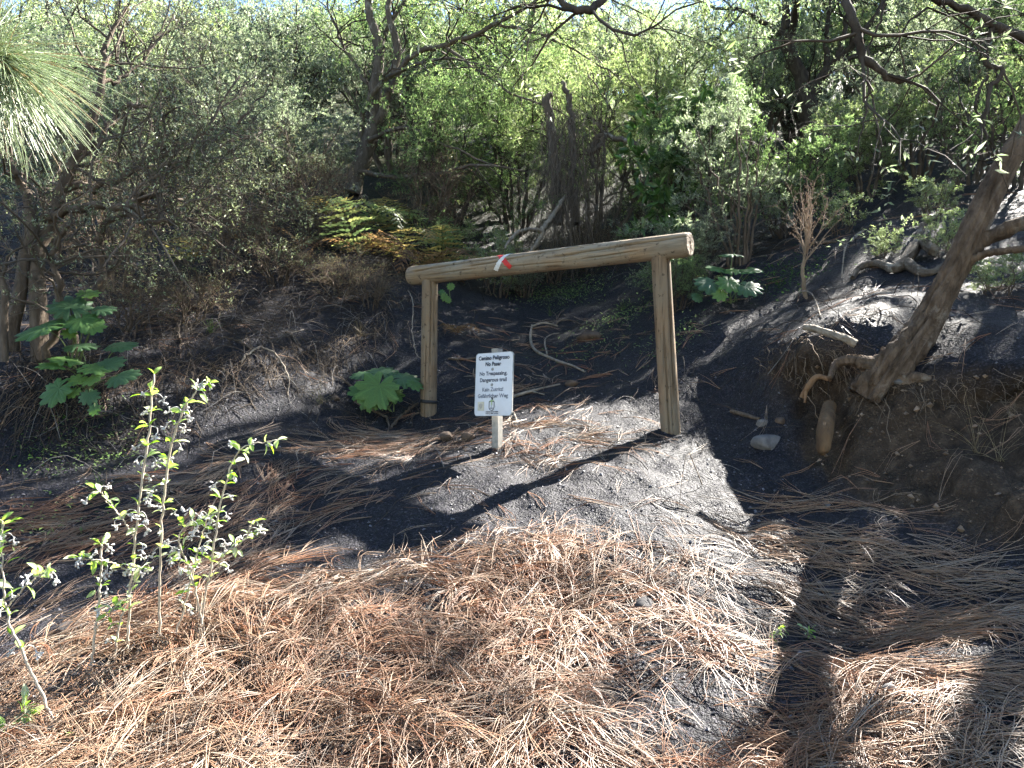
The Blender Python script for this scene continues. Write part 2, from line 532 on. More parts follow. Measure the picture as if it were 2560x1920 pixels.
# ---------------------------------------------------------------- ground sheet
def undercut(P):
    """the earth face of the right bank is hollowed out under its lip"""
    P = np.array(P, float)
    near = (np.abs(P[:, 0] - 2.2) < 1.4) & (np.abs(P[:, 1] - 3.1) < 1.3)
    q = P[near]
    h = np.clip((q[:, 2] - 1.14) / .46, 0, 1)
    w = soil_mask(q[:, 0], q[:, 1]) * np.sin(h ** 1.25 * math.pi) * (.13 + .16 * vnoise(q[:, 0] * 3.2, q[:, 1] * 3.2, 15)) * sstep(-.2, .15, q[:, 0] - 1.25) * sstep(.10, .42, np.hypot(q[:, 0] - 1.72, q[:, 1] - 3.40))
    q[:, 0] += w * .57; q[:, 1] += w * .82
    P[near] = q
    return P

def make_ground():
    NX, NY, k = 540, 480, 5.3
    u = np.linspace(-1, 1, NX); xs = 60 * np.sinh(k * u) / math.sinh(k)
    v0 = -0.55
    v = np.linspace(v0, 1, NY)
    ys = 3.0 + 85 * np.sinh(k * v) / math.sinh(k)
    X, Y = np.meshgrid(xs, ys)
    Z = Gfull(X, Y)
    v_ = undercut(np.stack([X, Y, Z], -1).reshape(-1, 3))
    idx = np.arange(NX * NY).reshape(NY, NX)
    q = np.stack([idx[:-1, :-1], idx[:-1, 1:], idx[1:, 1:], idx[1:, :-1]], -1).reshape(-1, 4)
    mb = MB(); mb.add(v_, q)
    o = mb.build('ground', M_GROUND, smooth=True)
    a = o.data.attributes.new('soil', 'FLOAT', 'POINT')
    a.data.foreach_set('value', np.clip(soil_mask(X, Y) * 1.2, 0, 1).astype(np.float32).ravel())
    a = o.data.attributes.new('cover', 'FLOAT', 'POINT')
    a.data.foreach_set('value', (sstep(9.0, 10.5, Y + 1.2 * fbm(X * .8, Y * .8, 66, 2)) * .92).astype(np.float32).ravel())
    tag(o, 'black volcanic ash slope with a brown soil bank on the right', kind='structure')
    return o
make_ground()

# ---------------------------------------------------------------- the wooden barrier
def timber(mb, A, B, r0, r1, cracks, K=70, S=150, seed=0, ends=True, sag=0.0):
    A = np.asarray(A, float); B = np.asarray(B, float)
    ax = norm((B - A)[None])[0]; L = np.linalg.norm(B - A)
    ref = np.array([0, 0, 1.0]) if abs(ax[2]) < 0.7 else np.array([0, 1.0, 0])
    n = norm((ref - ax * (ref @ ax))[None])[0]; b = np.cross(ax, n)
    s = np.linspace(0, 1, K); th = np.arange(S) / S * 2 * math.pi
    Sg, Th = np.meshgrid(s, th, indexing='ij')
    R = r0 + (r1 - r0) * Sg
    R = R * (1 + 0.022 * fbm(Sg * L * 2.5, np.cos(Th) + np.sin(Th) * .7, seed, 2) + 0.012 * fbm(Sg * L * 0.7 + 5, np.sin(Th) * 1.5 + np.cos(Th), seed + 3, 2))
    ed = np.minimum(Sg, 1 - Sg) * L
    R = R - 0.006 * np.exp(-(ed / 0.008))
    for (s0, s1, a0, a1, dep, wid) in cracks:
        t = np.clip((Sg - s0) / (s1 - s0), 0, 1)
        thc = a0 + (a1 - a0) * t + 0.08 * (vnoise(Sg * L * 9, Sg * 0 + seed, 7) - .5)
        dd = np.abs((Th - thc + math.pi) % (2 * math.pi) - math.pi) * R
        env = sstep(s0 - .001, s0 + .08 * (s1 - s0), Sg) * sstep(s1 + .001, s1 - .08 * (s1 - s0), Sg)
        if s0 <= 0: env = sstep(s1 + .001, s1 - .1, Sg)
        if s1 >= 1: env = sstep(s0 - .001, s0 + .1, Sg)
        R = R - 1.25 * dep * env * np.exp(-(dd / (wid * 2.3)) ** 2)
    V = A + ax * (Sg * L)[..., None] + R[..., None] * (n * np.cos(Th)[..., None] + b * np.sin(Th)[..., None])
    idx = np.arange(K * S).reshape(K, S)
    i0 = idx[:-1]; i1 = idx[1:]
    q = np.stack([i0, np.roll(i0, -1, 1), np.roll(i1, -1, 1), i1], -1).reshape(-1, 4)
    mb.add(V.reshape(-1, 3), q)
    return V, ax, n, b, L

M_ENDGRAIN, nt_, p_, out_ = new_mat('cut_end_grain')
_w = nd(nt_, 'ShaderNodeTexWave', wave_type='RINGS', rings_direction='X'); _w.inputs['Scale'].default_value = 42; _w.inputs['Distortion'].default_value = 2.5
_w.inputs['Detail'].default_value = 3
_w.inputs['Detail Scale'].default_value = 12
nt_.links.new(coords(nt_), _w.inputs['Vector'])
_c = ramp(nt_, _w.outputs['Fac'], [(0.1, (.13, .085, .05)), (0.6, (.33, .25, .17)), (1.0, (.42, .34, .25))])
_c = mixc(nt_, 0.6, _c, ramp(nt_, noise(nt_, coords(nt_), 38, 5, .7), [(.35, (.35, .3, .27)), (.62, (1, 1, 1))]), 'MULTIPLY')
nt_.links.new(_c, p_.inputs['Base Color']); p_.inputs['Roughness'].default_value = .85
nt_.links.new(bump(nt_, noise(nt_, coords(nt_), 60, 5, .7), 1.0, .006), p_.inputs['Normal'])

def end_disc(name, C, ax, r, parent, mat, proud=0.0008):
    """rough sawn end of a log as its own piece, built in a local frame whose x axis is the log"""
    n = norm((np.array([0, 0, 1.0]) - ax * ax[2])[None])[0]; b = np.cross(ax, n)
    rr = np.linspace(0, 1, 9)[1:]; th = np.arange(40) / 40 * 2 * math.pi
    v = [(proud, 0, 0)]
    rg = rng_(4)
    for k in rr:
        for t in th:
            v.append((proud + rg.normal(0, .0009) - .004 * (k == 1), k * r * math.cos(t), k * r * math.sin(t)))
    v = np.array(v)
    tr = [(0, 1 + i, 1 + (i + 1) % 40) for i in range(40)]
    q = [(1 + a * 40 + i, 1 + a * 40 + (i + 1) % 40, 1 + (a + 1) * 40 + (i + 1) % 40, 1 + (a + 1) * 40 + i) for a in range(7) for i in range(40)]
    # flip so that faces look along +x
    mb = MB(); mb.add(v, [x[::-1] for x in q], [x[::-1] for x in tr])
    me = mb.mesh(name)
    me.materials.append(mat)
    o = bpy.data.objects.new(name, me); col.objects.link(o)
    mtx = Matrix((( ax[0], b[0], n[0]), (ax[1], b[1], n[1]), (ax[2], b[2], n[2]))).to_4x4()
    o.parent = parent
    o.matrix_local = Matrix.Translation(Vector(C - ORG[parent.name])) @ mtx
    return o

RL, RR = W(1027, 690, 4.95), W(1726, 611, 3.93)
rail_ax = norm((RR - RL)[None])[0]
def rail_at_px(px):
    t = np.linspace(0, 1, 4000); P = RL + (RR - RL) * t[:, None]
    k = np.argmin(np.abs(1280 + F * P[:, 0] / P[:, 1] - px)); return P[k], t[k]
base_pt = W(1376, 1080, 4.3)
barrier = thing('wooden_barrier', 'weathered round timber barrier with one long rail on two posts across the path', 'barrier', base_pt)
mb = MB()
TWOPI = 2 * math.pi
# angle 0 is the top, pi/2 the side towards the camera
RVx = timber(mb, RL, RR, .0625, .066, [
    (0.02, 0.4, 1.283, 0.783, 0.014, 0.002), (0.25, 0.74, 1.533, 0.533, 0.012, 0.0018), (0.55, 1.0, 1.583, 0.933, 0.016, 0.0024),
    (0.68, 0.86, 2.033, 1.833, 0.01, 0.0018), (0.4, 0.62, 1.933, 2.083, 0.007, 0.0015), (0.1, 0.3, 1.883, 1.783, 0.008, 0.0016), (0.1, 0.8, 5.983, 6.083, 0.01, 0.002)], K=90, S=200, seed=3)
rail_o = None
# rail is built in its own frame so that the grain runs along it
def build_axis_aligned(mb, name, mat, parent, A, ax, up):
    b = np.cross(ax, up)
    Rm = np.stack([ax, b, up], 1)
    v = (np.concatenate(mb.v) - A) @ Rm
    mb.v = [v.astype(np.float32)]
    me = mb.mesh(name, smooth=True); me.materials.append(mat)
    o = bpy.data.objects.new(name, me); col.objects.link(o); o.parent = parent
    o.matrix_local = Matrix.Translation(Vector(A - ORG[parent.name])) @ Matrix(Rm.tolist()).to_4x4()
    ORG[o.name] = None
    return o
rail_up = norm((np.array([0, 0, 1.0]) - rail_ax * rail_ax[2])[None])[0]
rail_o = build_axis_aligned(mb, 'rail', M_RAIL, barrier, RL, rail_ax, rail_up)
e1 = end_disc('sawn_end', RR, rail_ax, .0635, barrier, M_ENDGRAIN)
e1['label'] = 'pale sawn end of the rail with growth rings'
e2 = end_disc('sawn_end', RL, -rail_ax, .0600, barrier, M_ENDGRAIN)
post_rng = 0
for (pt_, pb_, r, seed, crk) in (
        (1651, (1678, 1100), .051, 11, [(0.0, .75, 3.5, 3.75, .014, .0022), (0.3, 1.0, 2.75, 2.85, .010, .0018), (.5, .95, 3.2, 3.3, .006, .0015)]),
        (1075, (1071, 1044), .052, 17, [(0.0, .6, 3.35, 3.45, .010, .0018), (0.35, 1.0, 2.7, 2.85, .008, .0016), (.1, .5, 3.9, 3.8, .006, .0015)])):
    P, t = rail_at_px(pt_)
    top = P - np.array([0, 0, .040])
    bot = W(pb_[0], pb_[1], P[1] - 0.02)
    g = float(G(np.array([bot[0]]), np.array([bot[1]]))[0])
    dn = norm((bot - top)[None])[0]
    bot2 = bot + dn * max(0.12, (bot[2] - g) + .12)
    mb = MB(); timber(mb, bot2, top, r * 1.03, r, [(1 - c[1], 1 - c[0], c[2], c[3], c[4], c[5]) for c in crk], K=60, S=150, seed=seed)
    mb.build('post', M_POST, barrier, smooth=True)
    if pt_ == 1075:      # the dark strap round the left post
        c0 = W(1070, 1003, P[1] - .02) * 1.0
        ax = norm((top - bot2)[None])[0]
        c0 = bot2 + ax * ((c0 - bot2) @ ax)
        n = norm((np.array([0, 1.0, 0]) - ax * ax[1])[None])[0]; b = np.cross(ax, n)
        th = np.linspace(0, TWOPI, 41)
        hh = 0.006 * np.sin(th * 1.0 + .8)
        v = []
        for z, rr_ in ((-.011, .0535), (-.010, .0575), (.010, .0575), (.011, .0535)):
            v.append(c0 + ax * (z + hh)[:, None] + (rr_ + .0008 * np.sin(3 * th))[:, None] * (n * np.cos(th)[:, None] + b * np.sin(th)[:, None]))
        v = np.array(v)
        idx = np.arange(4 * 41).reshape(4, 41)
        q = [(idx[k, i], idx[k, i + 1], idx[k + 1, i + 1], idx[k + 1, i]) for k in range(3) for i in range(40)]
        mb = MB(); mb.add(v.reshape(-1, 3), q)
        M_STRAP = plain('black_rubber_strap', (.02, .02, .022), .55)
        so = mb.build('strap', M_STRAP, barrier, smooth=True); so['label'] = 'dark strap tied round the foot of the left post'

# the painted waymark: a white stripe crossing a red stripe
def paint_patch(name, mat, s_px0, a0, s_px1, a1, width, proud, seed):
    """curved patch following the rail between two (pixel, angle) ends"""
    P0, t0 = rail_at_px(s_px0); P1, t1 = rail_at_px(s_px1)
    nb = np.cross(rail_ax, rail_up)
    K, M_ = 24, 7
    rg = rng_(seed)
    v = []
    L = np.linalg.norm(RR - RL)
    e0 = rg.normal(0, .0016, K); e1 = rg.normal(0, .0016, K)
    for i in range(K):
        f = i / (K - 1)
        t = t0 + (t1 - t0) * f; a = a0 + (a1 - a0) * f
        r = .0625 + (.066 - .0625) * t + proud
        da = (a1 - a0) * r; ds = (t1 - t0) * L
        l = math.hypot(da, ds)
        for j in range(M_):
            w = (j / (M_ - 1) - .5) * width
            if j == 0: w += e0[i]
            if j == M_ - 1: w += e1[i]
            endj = 0.006 * math.sin(j * 2.1 + seed) * (1 if i in (0, K - 1) else 0) / L
            tt = t + w * (-da / l) / L + endj; aa = a + w * (ds / l) / r
            v.append(RL + (RR - RL) * tt + r * (rail_up * math.cos(aa) + nb * math.sin(aa)))
    idx = np.arange(K * M_).reshape(K, M_)
    q = [(idx[i, j], idx[i, j + 1], idx[i + 1, j + 1], idx[i + 1, j]) for i in range(K - 1) for j in range(M_ - 1)]
    mb = MB(); mb.add(np.array(v), q)
    o = mb.build(name, mat, barrier, smooth=True)
    return o
M_WHITEP = plain('chalky_white_paint', (.60, .59, .56), .6, .3, 60, .12)
M_REDP = plain('faded_red_paint', (.50, .028, .025), .55, .3, 60, .2)
paint_patch('red_paint_stripe', M_REDP, 1252, .25, 1290, 2.05, .030, .0012, 2)
paint_patch('white_paint_stripe', M_WHITEP, 1283, .05, 1252, 2.15, .029, .0022, 5)

# ---------------------------------------------------------------- the warning sign
sign_yaw, sign_pitch, sign_roll = -.62, -.07, -.035
sc = W(1232, 960, 3.78)
Rs = np.array(Matrix.Rotation(sign_yaw, 3, 'Z') @ Matrix.Rotation(sign_pitch, 3, 'X') @ Matrix.Rotation(sign_roll, 3, 'Y'))
sw, sh = .237, .324
sign_foot = W(1243, 1128, 3.80)
sign = thing('warning_sign', 'small white metal sign in three languages on a grey stake before the barrier', 'sign', sign_foot)
def sP(x, y, z):       # x right, y away from the face, z up, all on the panel
    bend = 0.010 * (x / sw * 2) ** 2 * 0.8 + .004 * math.sin(z * 9)
    return sc + Rs @ np.array([x, y + bend, z])
M_SIGN = plain('white_enamel', (.56, .57, .60), .38, .45, 9, .06)
M_RIM = plain('bare_metal_edge', (.30, .30, .29), .5, .4, 40, .3)
M_STAKE = plain('weathered_grey_stake', (.28, .265, .235), .75, .25, 30, .3)
# panel with rounded corners
outline = []
rc = .018
for (cx, cz, a0) in ((sw / 2 - rc, sh / 2 - rc, 0), (-sw / 2 + rc, sh / 2 - rc, 90), (-sw / 2 + rc, -sh / 2 + rc, 180), (sw / 2 - rc, -sh / 2 + rc, 270)):
    for k in range(7):
        a = math.radians(a0 + k * 15); outline.append((cx + rc * math.cos(a), cz + rc * math.sin(a)))
def plate(mb, outl, y0, y1, shrink=1.0):
    """front grid from the outline to the axis, so that the bend shows"""
    n = len(outl)
    rings = [1.0, .8, .6, .4, .2]
    for (y, flip) in ((y0, False), (y1, True)):
        v = [sP(x * k, y, z * k) for k in rings for (x, z) in outl] + [sP(0, y, 0)]
        q = [(a * n + i, a * n + (i + 1) % n, (a + 1) * n + (i + 1) % n, (a + 1) * n + i) for a in range(4) for i in range(n)]
        t = [(4 * n + i, 4 * n + (i + 1) % n, 5 * n) for i in range(n)]
        if flip: q = [x[::-1] for x in q]; t = [x[::-1] for x in t]
        mb.add(np.array(v), q, t)
    v = [sP(x, y, z) for y in (y0, y1) for (x, z) in outl]
    mb.add(np.array(v), [(i, n + i, n + (i + 1) % n, (i + 1) % n) for i in range(n)])
mb = MB(); plate(mb, [(x * .985, z * .989) for (x, z) in outline], -.0015, .0016)
panel = mb.build('panel', M_SIGN, sign)
# grey folded rim round the edge
mb = MB(); n = len(outline)
v = [sP(x, -.0022, z) for (x, z) in outline] + [sP(x * .984, -.0022, z * .988) for (x, z) in outline] + [sP(x, .006, z) for (x, z) in outline] + [sP(x * .984, .006, z * .988) for (x, z) in outline]
q = []
for i in range(n):
    j = (i + 1) % n
    q += [(i, j, n + j, n + i), (2 * n + i, 2 * n + j, j, i), (n + i, n + j, 3 * n + j, 3 * n + i), (3 * n + i, 3 * n + j, 2 * n + j, 2 * n + i)]
mb.add(np.array(v), q); mb.build('rim', M_RIM, panel)
# stake: square post behind the panel, pointed foot
mb = MB(); hw = .020
tp = sP(-.0, .028, sh / 2 + .022); ft = sign_foot + np.array([0.0, .02, -.10])
up = norm((tp - ft)[None])[0]
xr = norm((Rs[:, 0] - up * (up @ Rs[:, 0]))[None])[0]; yr = np.cross(up, xr)
v = []
for (pt, k) in ((ft, .55), (ft + up * .06, .95), ((ft + tp) / 2, 1.0), (tp, 1.0)):
    for (a, b) in ((-1, -1), (1, -1), (1, 1), (-1, 1)): v.append(pt + (xr * a + yr * b) * hw * k)
q = [(k * 4 + i, k * 4 + (i + 1) % 4, k * 4 + 4 + (i + 1) % 4, k * 4 + 4 + i) for k in range(3) for i in range(4)] + [(12, 13, 14, 15), (3, 2, 1, 0)]
mb.add(np.array(v), q); mb.build('stake', M_STAKE, sign)
M_STEEL = plain('dull_steel', (.28, .27, .25), .4, .5, 90, .3, .7)
for z in (.076, -.004):
    mb = MB(); th = np.arange(14) / 14 * TWOPI
    v = [sP(-.004 + .0075 * k * math.cos(a), -.0018 - y, z + .0075 * k * math.sin(a)) for (k, y) in ((1, 0), (1, .002), (.75, .0035)) for a in th] + [sP(-.004, -.0058, z)]
    q = [(a * 14 + i, a * 14 + (i + 1) % 14, a * 14 + 14 + (i + 1) % 14, a * 14 + 14 + i) for a in range(2) for i in range(14)]
    t = [(28 + i, 28 + (i + 1) % 14, 42) for i in range(14)]
    mb.add(np.array(v), [x[::-1] for x in q] + q, t); mb.build('screw', M_STEEL, panel)

def text_mesh(s, size, bold=0.0):
    cu = bpy.data.curves.new('t', 'FONT'); cu.body = s; cu.size = size; cu.align_x = 'CENTER'; cu.offset = bold; cu.resolution_u = 4
    o = bpy.data.objects.new('t', cu); col.objects.link(o)
    dg = bpy.context.evaluated_depsgraph_get(); dg.update()
    me = bpy.data.meshes.new_from_object(o.evaluated_get(dg))
    bpy.data.objects.remove(o); bpy.data.curves.remove(cu)
    return me
def sign_text(name, s, size, z, width, mat, bold, x0=-.0):
    me = text_mesh(s, size, bold)
    co = np.empty(len(me.vertices) * 3); me.vertices.foreach_get('co', co); co = co.reshape(-1, 3)
    w = co[:, 0].max() - co[:, 0].min(); cx = (co[:, 0].max() + co[:, 0].min()) / 2
    k = width / w
    pts = np.array([sP(x0 + (x - cx) * k, -.0023, z + y) for (x, y, _) in co]) - ORG[panel.name]
    me.vertices.foreach_set('co', pts.ravel()); me.update()
    me.materials.clear(); me.materials.append(mat); me.name = name
    o = bpy.data.objects.new(name, me); col.objects.link(o); o.parent = panel
    return o
M_INK1 = plain('dark_navy_print', (.030, .035, .050), .55, .3, 60, .2)
M_INK2 = plain('slate_print', (.070, .080, .105), .55, .3, 60, .2)
M_INK3 = plain('faded_grey_print', (.17, .185, .22), .55, .3, 60, .2)
sign_text('lettering', 'Camino Peligroso', .0285, .1255, .196, M_INK1, .0010)
sign_text('lettering', 'No Pasar', .0285, .0935, .100, M_INK1, .0010)
sign_text('lettering', 'No Trespassing.', .0275, .0455, .176, M_INK2, .0009)
sign_text('lettering', 'Dangerous trail', .0275, .0125, .170, M_INK2, .0009)
sign_text('lettering', 'Kein Zutritt!', .0275, -.0365, .132, M_INK3, .0009)
sign_text('lettering', 'Gefährlicher Weg', .0275, -.0690, .192, M_INK3, .0009)
sign_text('small_lettering', 'CABILDO DE LA PALMA', .0085, -.1440, .080, M_INK1, .0004)
sign_text('small_lettering', 'Servicio de Medio Ambiente', .0075, -.1525, .080, M_INK1, .0003)
def flat_on_sign(name, polys, mat, y=-.0024, parent=None):
    mb = MB()
    for poly in polys:
        c = np.mean(np.array(poly), 0)
        v = [sP(c[0], y, c[1])] + [sP(a, y, b) for (a, b) in poly]
        n = len(poly)
        mb.add(np.array(v), None, [(0, 1 + i, 1 + (i + 1) % n) for i in range(n)])
    return mb.build(name, mat, parent or panel)
def band(pts, w):
    pts = np.array(pts, float); out = []
    for a, b in zip(pts[:-1], pts[1:]):
        d = norm((b - a)[None])[0]; n = np.array([-d[1], d[0]]) * w / 2; e = d * w * .3
        out.append([tuple(a - e + n), tuple(b + e + n), tuple(b + e - n), tuple(a - e - n)])
    return out
ez, ex = -.110, -.002
shield = [(ex - .006, ez + .020), (ex - .016, ez + .020), (ex - .016, ez - .006)] + [(ex + .016 * math.cos(math.radians(a)), ez - .006 + .018 * math.sin(math.radians(a))) for a in range(195, 346, 15)] + [(ex + .016, ez - .006), (ex + .016, ez + .020), (ex + .006, ez + .020)]
flat_on_sign('emblem_shield', band(shield, .0032), M_INK1)
flat_on_sign('emblem_ship', band([(ex - .008, ez - .013), (ex + .008, ez - .013)], .004) + band([(ex - .001, ez - .012), (ex - .001, ez + .010)], .002), M_INK3)
M_PALM = plain('pale_green_print', (.30, .42, .18), .55, .3, 60, .2)
flat_on_sign('emblem_palm', band([(ex, ez + .004), (ex + .001, ez + .028)], .0045) + band([(ex, ez + .018), (ex - .007, ez + .025), (ex - .012, ez + .023)], .0034) + band([(ex, ez + .018), (ex + .008, ez + .026), (ex + .013, ez + .024)], .0034) + band([(ex, ez + .018), (ex - .004, ez + .03)], .003), M_PALM, -.0027)
flat_on_sign('emblem_crest', [[(ex - .003, ez + .046), (ex + .001, ez + .041), (ex + .003, ez + .046), (ex + .009, ez + .033), (ex + .003, ez + .028), (ex - .001, ez + .033)]] + band([(ex + .012, ez + .037), (ex + .018, ez + .041)], .0022), M_INK1, -.0030)
M_STICK = plain('beige_sticker', (.52, .49, .38), .6, .3, 30, .1)
M_STICK2 = plain('grey_sticker_print', (.36, .34, .29), .6, .3, 60, .1)
kx, kz = -.073, -.112
flat_on_sign('sticker', [[(kx - .022, kz - .023), (kx + .022, kz - .023), (kx + .022, kz + .023), (kx - .022, kz + .023)]], M_STICK)
flat_on_sign('sticker_print', [[(kx + .0135 * math.cos(a) * (1 if math.sin(a) > 0 else .8), kz + .001 + .014 * math.sin(a)) for a in np.arange(18) / 18 * TWOPI]], M_STICK2, -.0028)

# ---------------------------------------------------------------- ground patches chosen to be sunlit; leaves that would shade them are cut
def hp(*pts):
    return np.array([hit(*p)[:2] for p in pts])
K_ = 2560 / 2212.0
def hp2(*pts):
    return hp(*[(a * K_, b * K_) for a, b in pts])
LIT_FULL = [
    hp2((1475, 945), (1560, 985), (1640, 1030), (1725, 1125), (1560, 1150), (1400, 1165), (1200, 1215), (1000, 1265), (820, 1285), (800, 1230), (900, 1130), (980, 1040), (1060, 960), (1090, 895), (1250, 875), (1400, 900)),
    np.array([(-1.9, 2.35), (-.95, 2.6), (-.45, 2.3), (-.5, 1.9), (-.9, 1.5), (-1.4, .9), (-2.2, .4), (-3.6, -.8), (-4.4, -.4), (-3.4, 1.0)]),
]
LIT_DAPPLE = [
    (hp2((100, 1520), (240, 1490), (600, 1290), (800, 1275), (700, 1480), (640, 1655), (0, 1655), (0, 1560)), 0.36),
    (hp2((800, 1275), (900, 1255), (1250, 1150), (1500, 1160), (1450, 1400), (1350, 1655), (640, 1655), (700, 1480)), -0.45),
    (hp2((1500, 1160), (1640, 1160), (1780, 1215), (2212, 1390), (2212, 1650), (1350, 1655), (1450, 1400)), -0.10),
    (hp2((1790, 610), (1880, 590), (1900, 640), (1960, 690), (1900, 740), (1780, 730), (1740, 690)), 0.45),
    (hp2((960, 640), (1080, 610), (1260, 650), (1250, 690), (1000, 700)), 0.45),
    (hp2((1830, 470), (1990, 440), (2000, 520), (1880, 560)), 0.5),
]
LIT_DAPPLE.append((hp2((720, 560), (1000, 470), (1060, 560), (1000, 620), (800, 640)), .42))
LIT_DAPPLE.append((hp2((520, 640), (700, 560), (900, 600), (880, 680), (600, 720)), .56))
LIT_DAPPLE.append((np.array([(-3.2, 2.0), (-2, 1.9), (-1.2, 1.5), (-1.2, .2), (2.5, .2), (3.0, 1.8), (1.6, 1.75), (-1.0, 1.7)]), 0.5))

def sun_foot(p):
    p = np.asarray(p, float)
    t = (p[:, 2] - 1.0) / SUN[2]
    for _ in range(5):
        x = p[:, 0] - SUN[0] * t; y = p[:, 1] - SUN[1] * t
        t = t * .35 + .65 * (p[:, 2] - Gbase(x, y)) / SUN[2]
    return p[:, 0] - SUN[0] * t, p[:, 1] - SUN[1] * t

def in_gap(p):
    """True where a leaf at p would shade a chosen sunlit patch and is cut"""
    x, y = sun_foot(p)
    r = np.zeros(len(x), bool)
    for poly in LIT_FULL: r |= inpoly(x, y, poly)
    # long streaks along the ground
    u = x * .97 + y * .25; v = -x * .25 + y * .97
    n = vnoise(u * 4.2 + 1.5, v * .9, 91) * .72 + vnoise(u * 11, v * 3.5, 92) * .28
    st = .5 + .33 * np.sin(u * 11.5 + 4.0 * vnoise(u * 1.5, v * 1.1, 95)) + .5 * (vnoise(u * 3, v * 2.2, 96) - .5)
    for poly, thr in LIT_DAPPLE: r |= inpoly(x, y, poly) & ((st if thr < 0 else n) > abs(thr))
    return r

# ---------------------------------------------------------------- pine needle litter
D_HEAVY = hp((0, 1700), (330, 1530), (640, 1470), (1000, 1445), (1180, 1400), (1350, 1350), (1560, 1350), (1760, 1420), (1900, 1530), (2100, 1700), (2350, 1910), (1200, 1915), (0, 1915))
D_HEAVY = np.vstack([D_HEAVY[:-3], [(1.1, 1.55), (1.0, 1.1), (-1.6, 1.1), (-1.6, 1.6)]])
D_LEFT = hp((0, 1260), (420, 1190), (700, 1090), (1000, 1075), (1200, 1110), (1100, 1250), (950, 1330), (640, 1450), (330, 1520), (0, 1690))
D_RIGHT = hp((1830, 1260), (2000, 1230), (2250, 1290), (2560, 1480), (2560, 1900), (2380, 1890), (2150, 1690), (1950, 1500), (1800, 1400))
D_MOUND = hp((1050, 1080), (1400, 1040), (1640, 1110), (1500, 1170), (1250, 1200), (1080, 1180))
D_PATH = hp((1100, 1020), (1250, 830), (1500, 800), (1620, 950), (1450, 1040))

def needle_density(x, y):
    d = np.full(x.shape, 0.02)
    n = vnoise(x * 2.6, y * 2.6, 41) * .65 + vnoise(x * 7, y * 7, 42) * .35
    holes = sstep(.33, .53, n)
    strips = sstep(.40, .58, vnoise((x * .55 + y * .83) * 7, (x * .83 - y * .55) * 1.3, 44))
    d = np.where(inpoly(x, y, D_PATH), .09 * strips + .02, d)
    d = np.where(inpoly(x, y, D_LEFT), (.03 + .42 * strips) * sstep(.25, .5, n), d)
    st2 = sstep(.40, .62, vnoise((x * .75 + y * .66) * 6, (x * .66 - y * .75) * 1.1, 45))
    d = np.where(inpoly(x, y, D_RIGHT), .05 + .42 * st2, d)
    d = np.where(inpoly(x, y, D_MOUND), .015 + .22 * strips, d)
    d = np.where(inpoly(x, y, D_HEAVY), .05 + .68 * holes, d)
    d = np.where(soil_mask(x, y) > .2, .012, d)
    return d

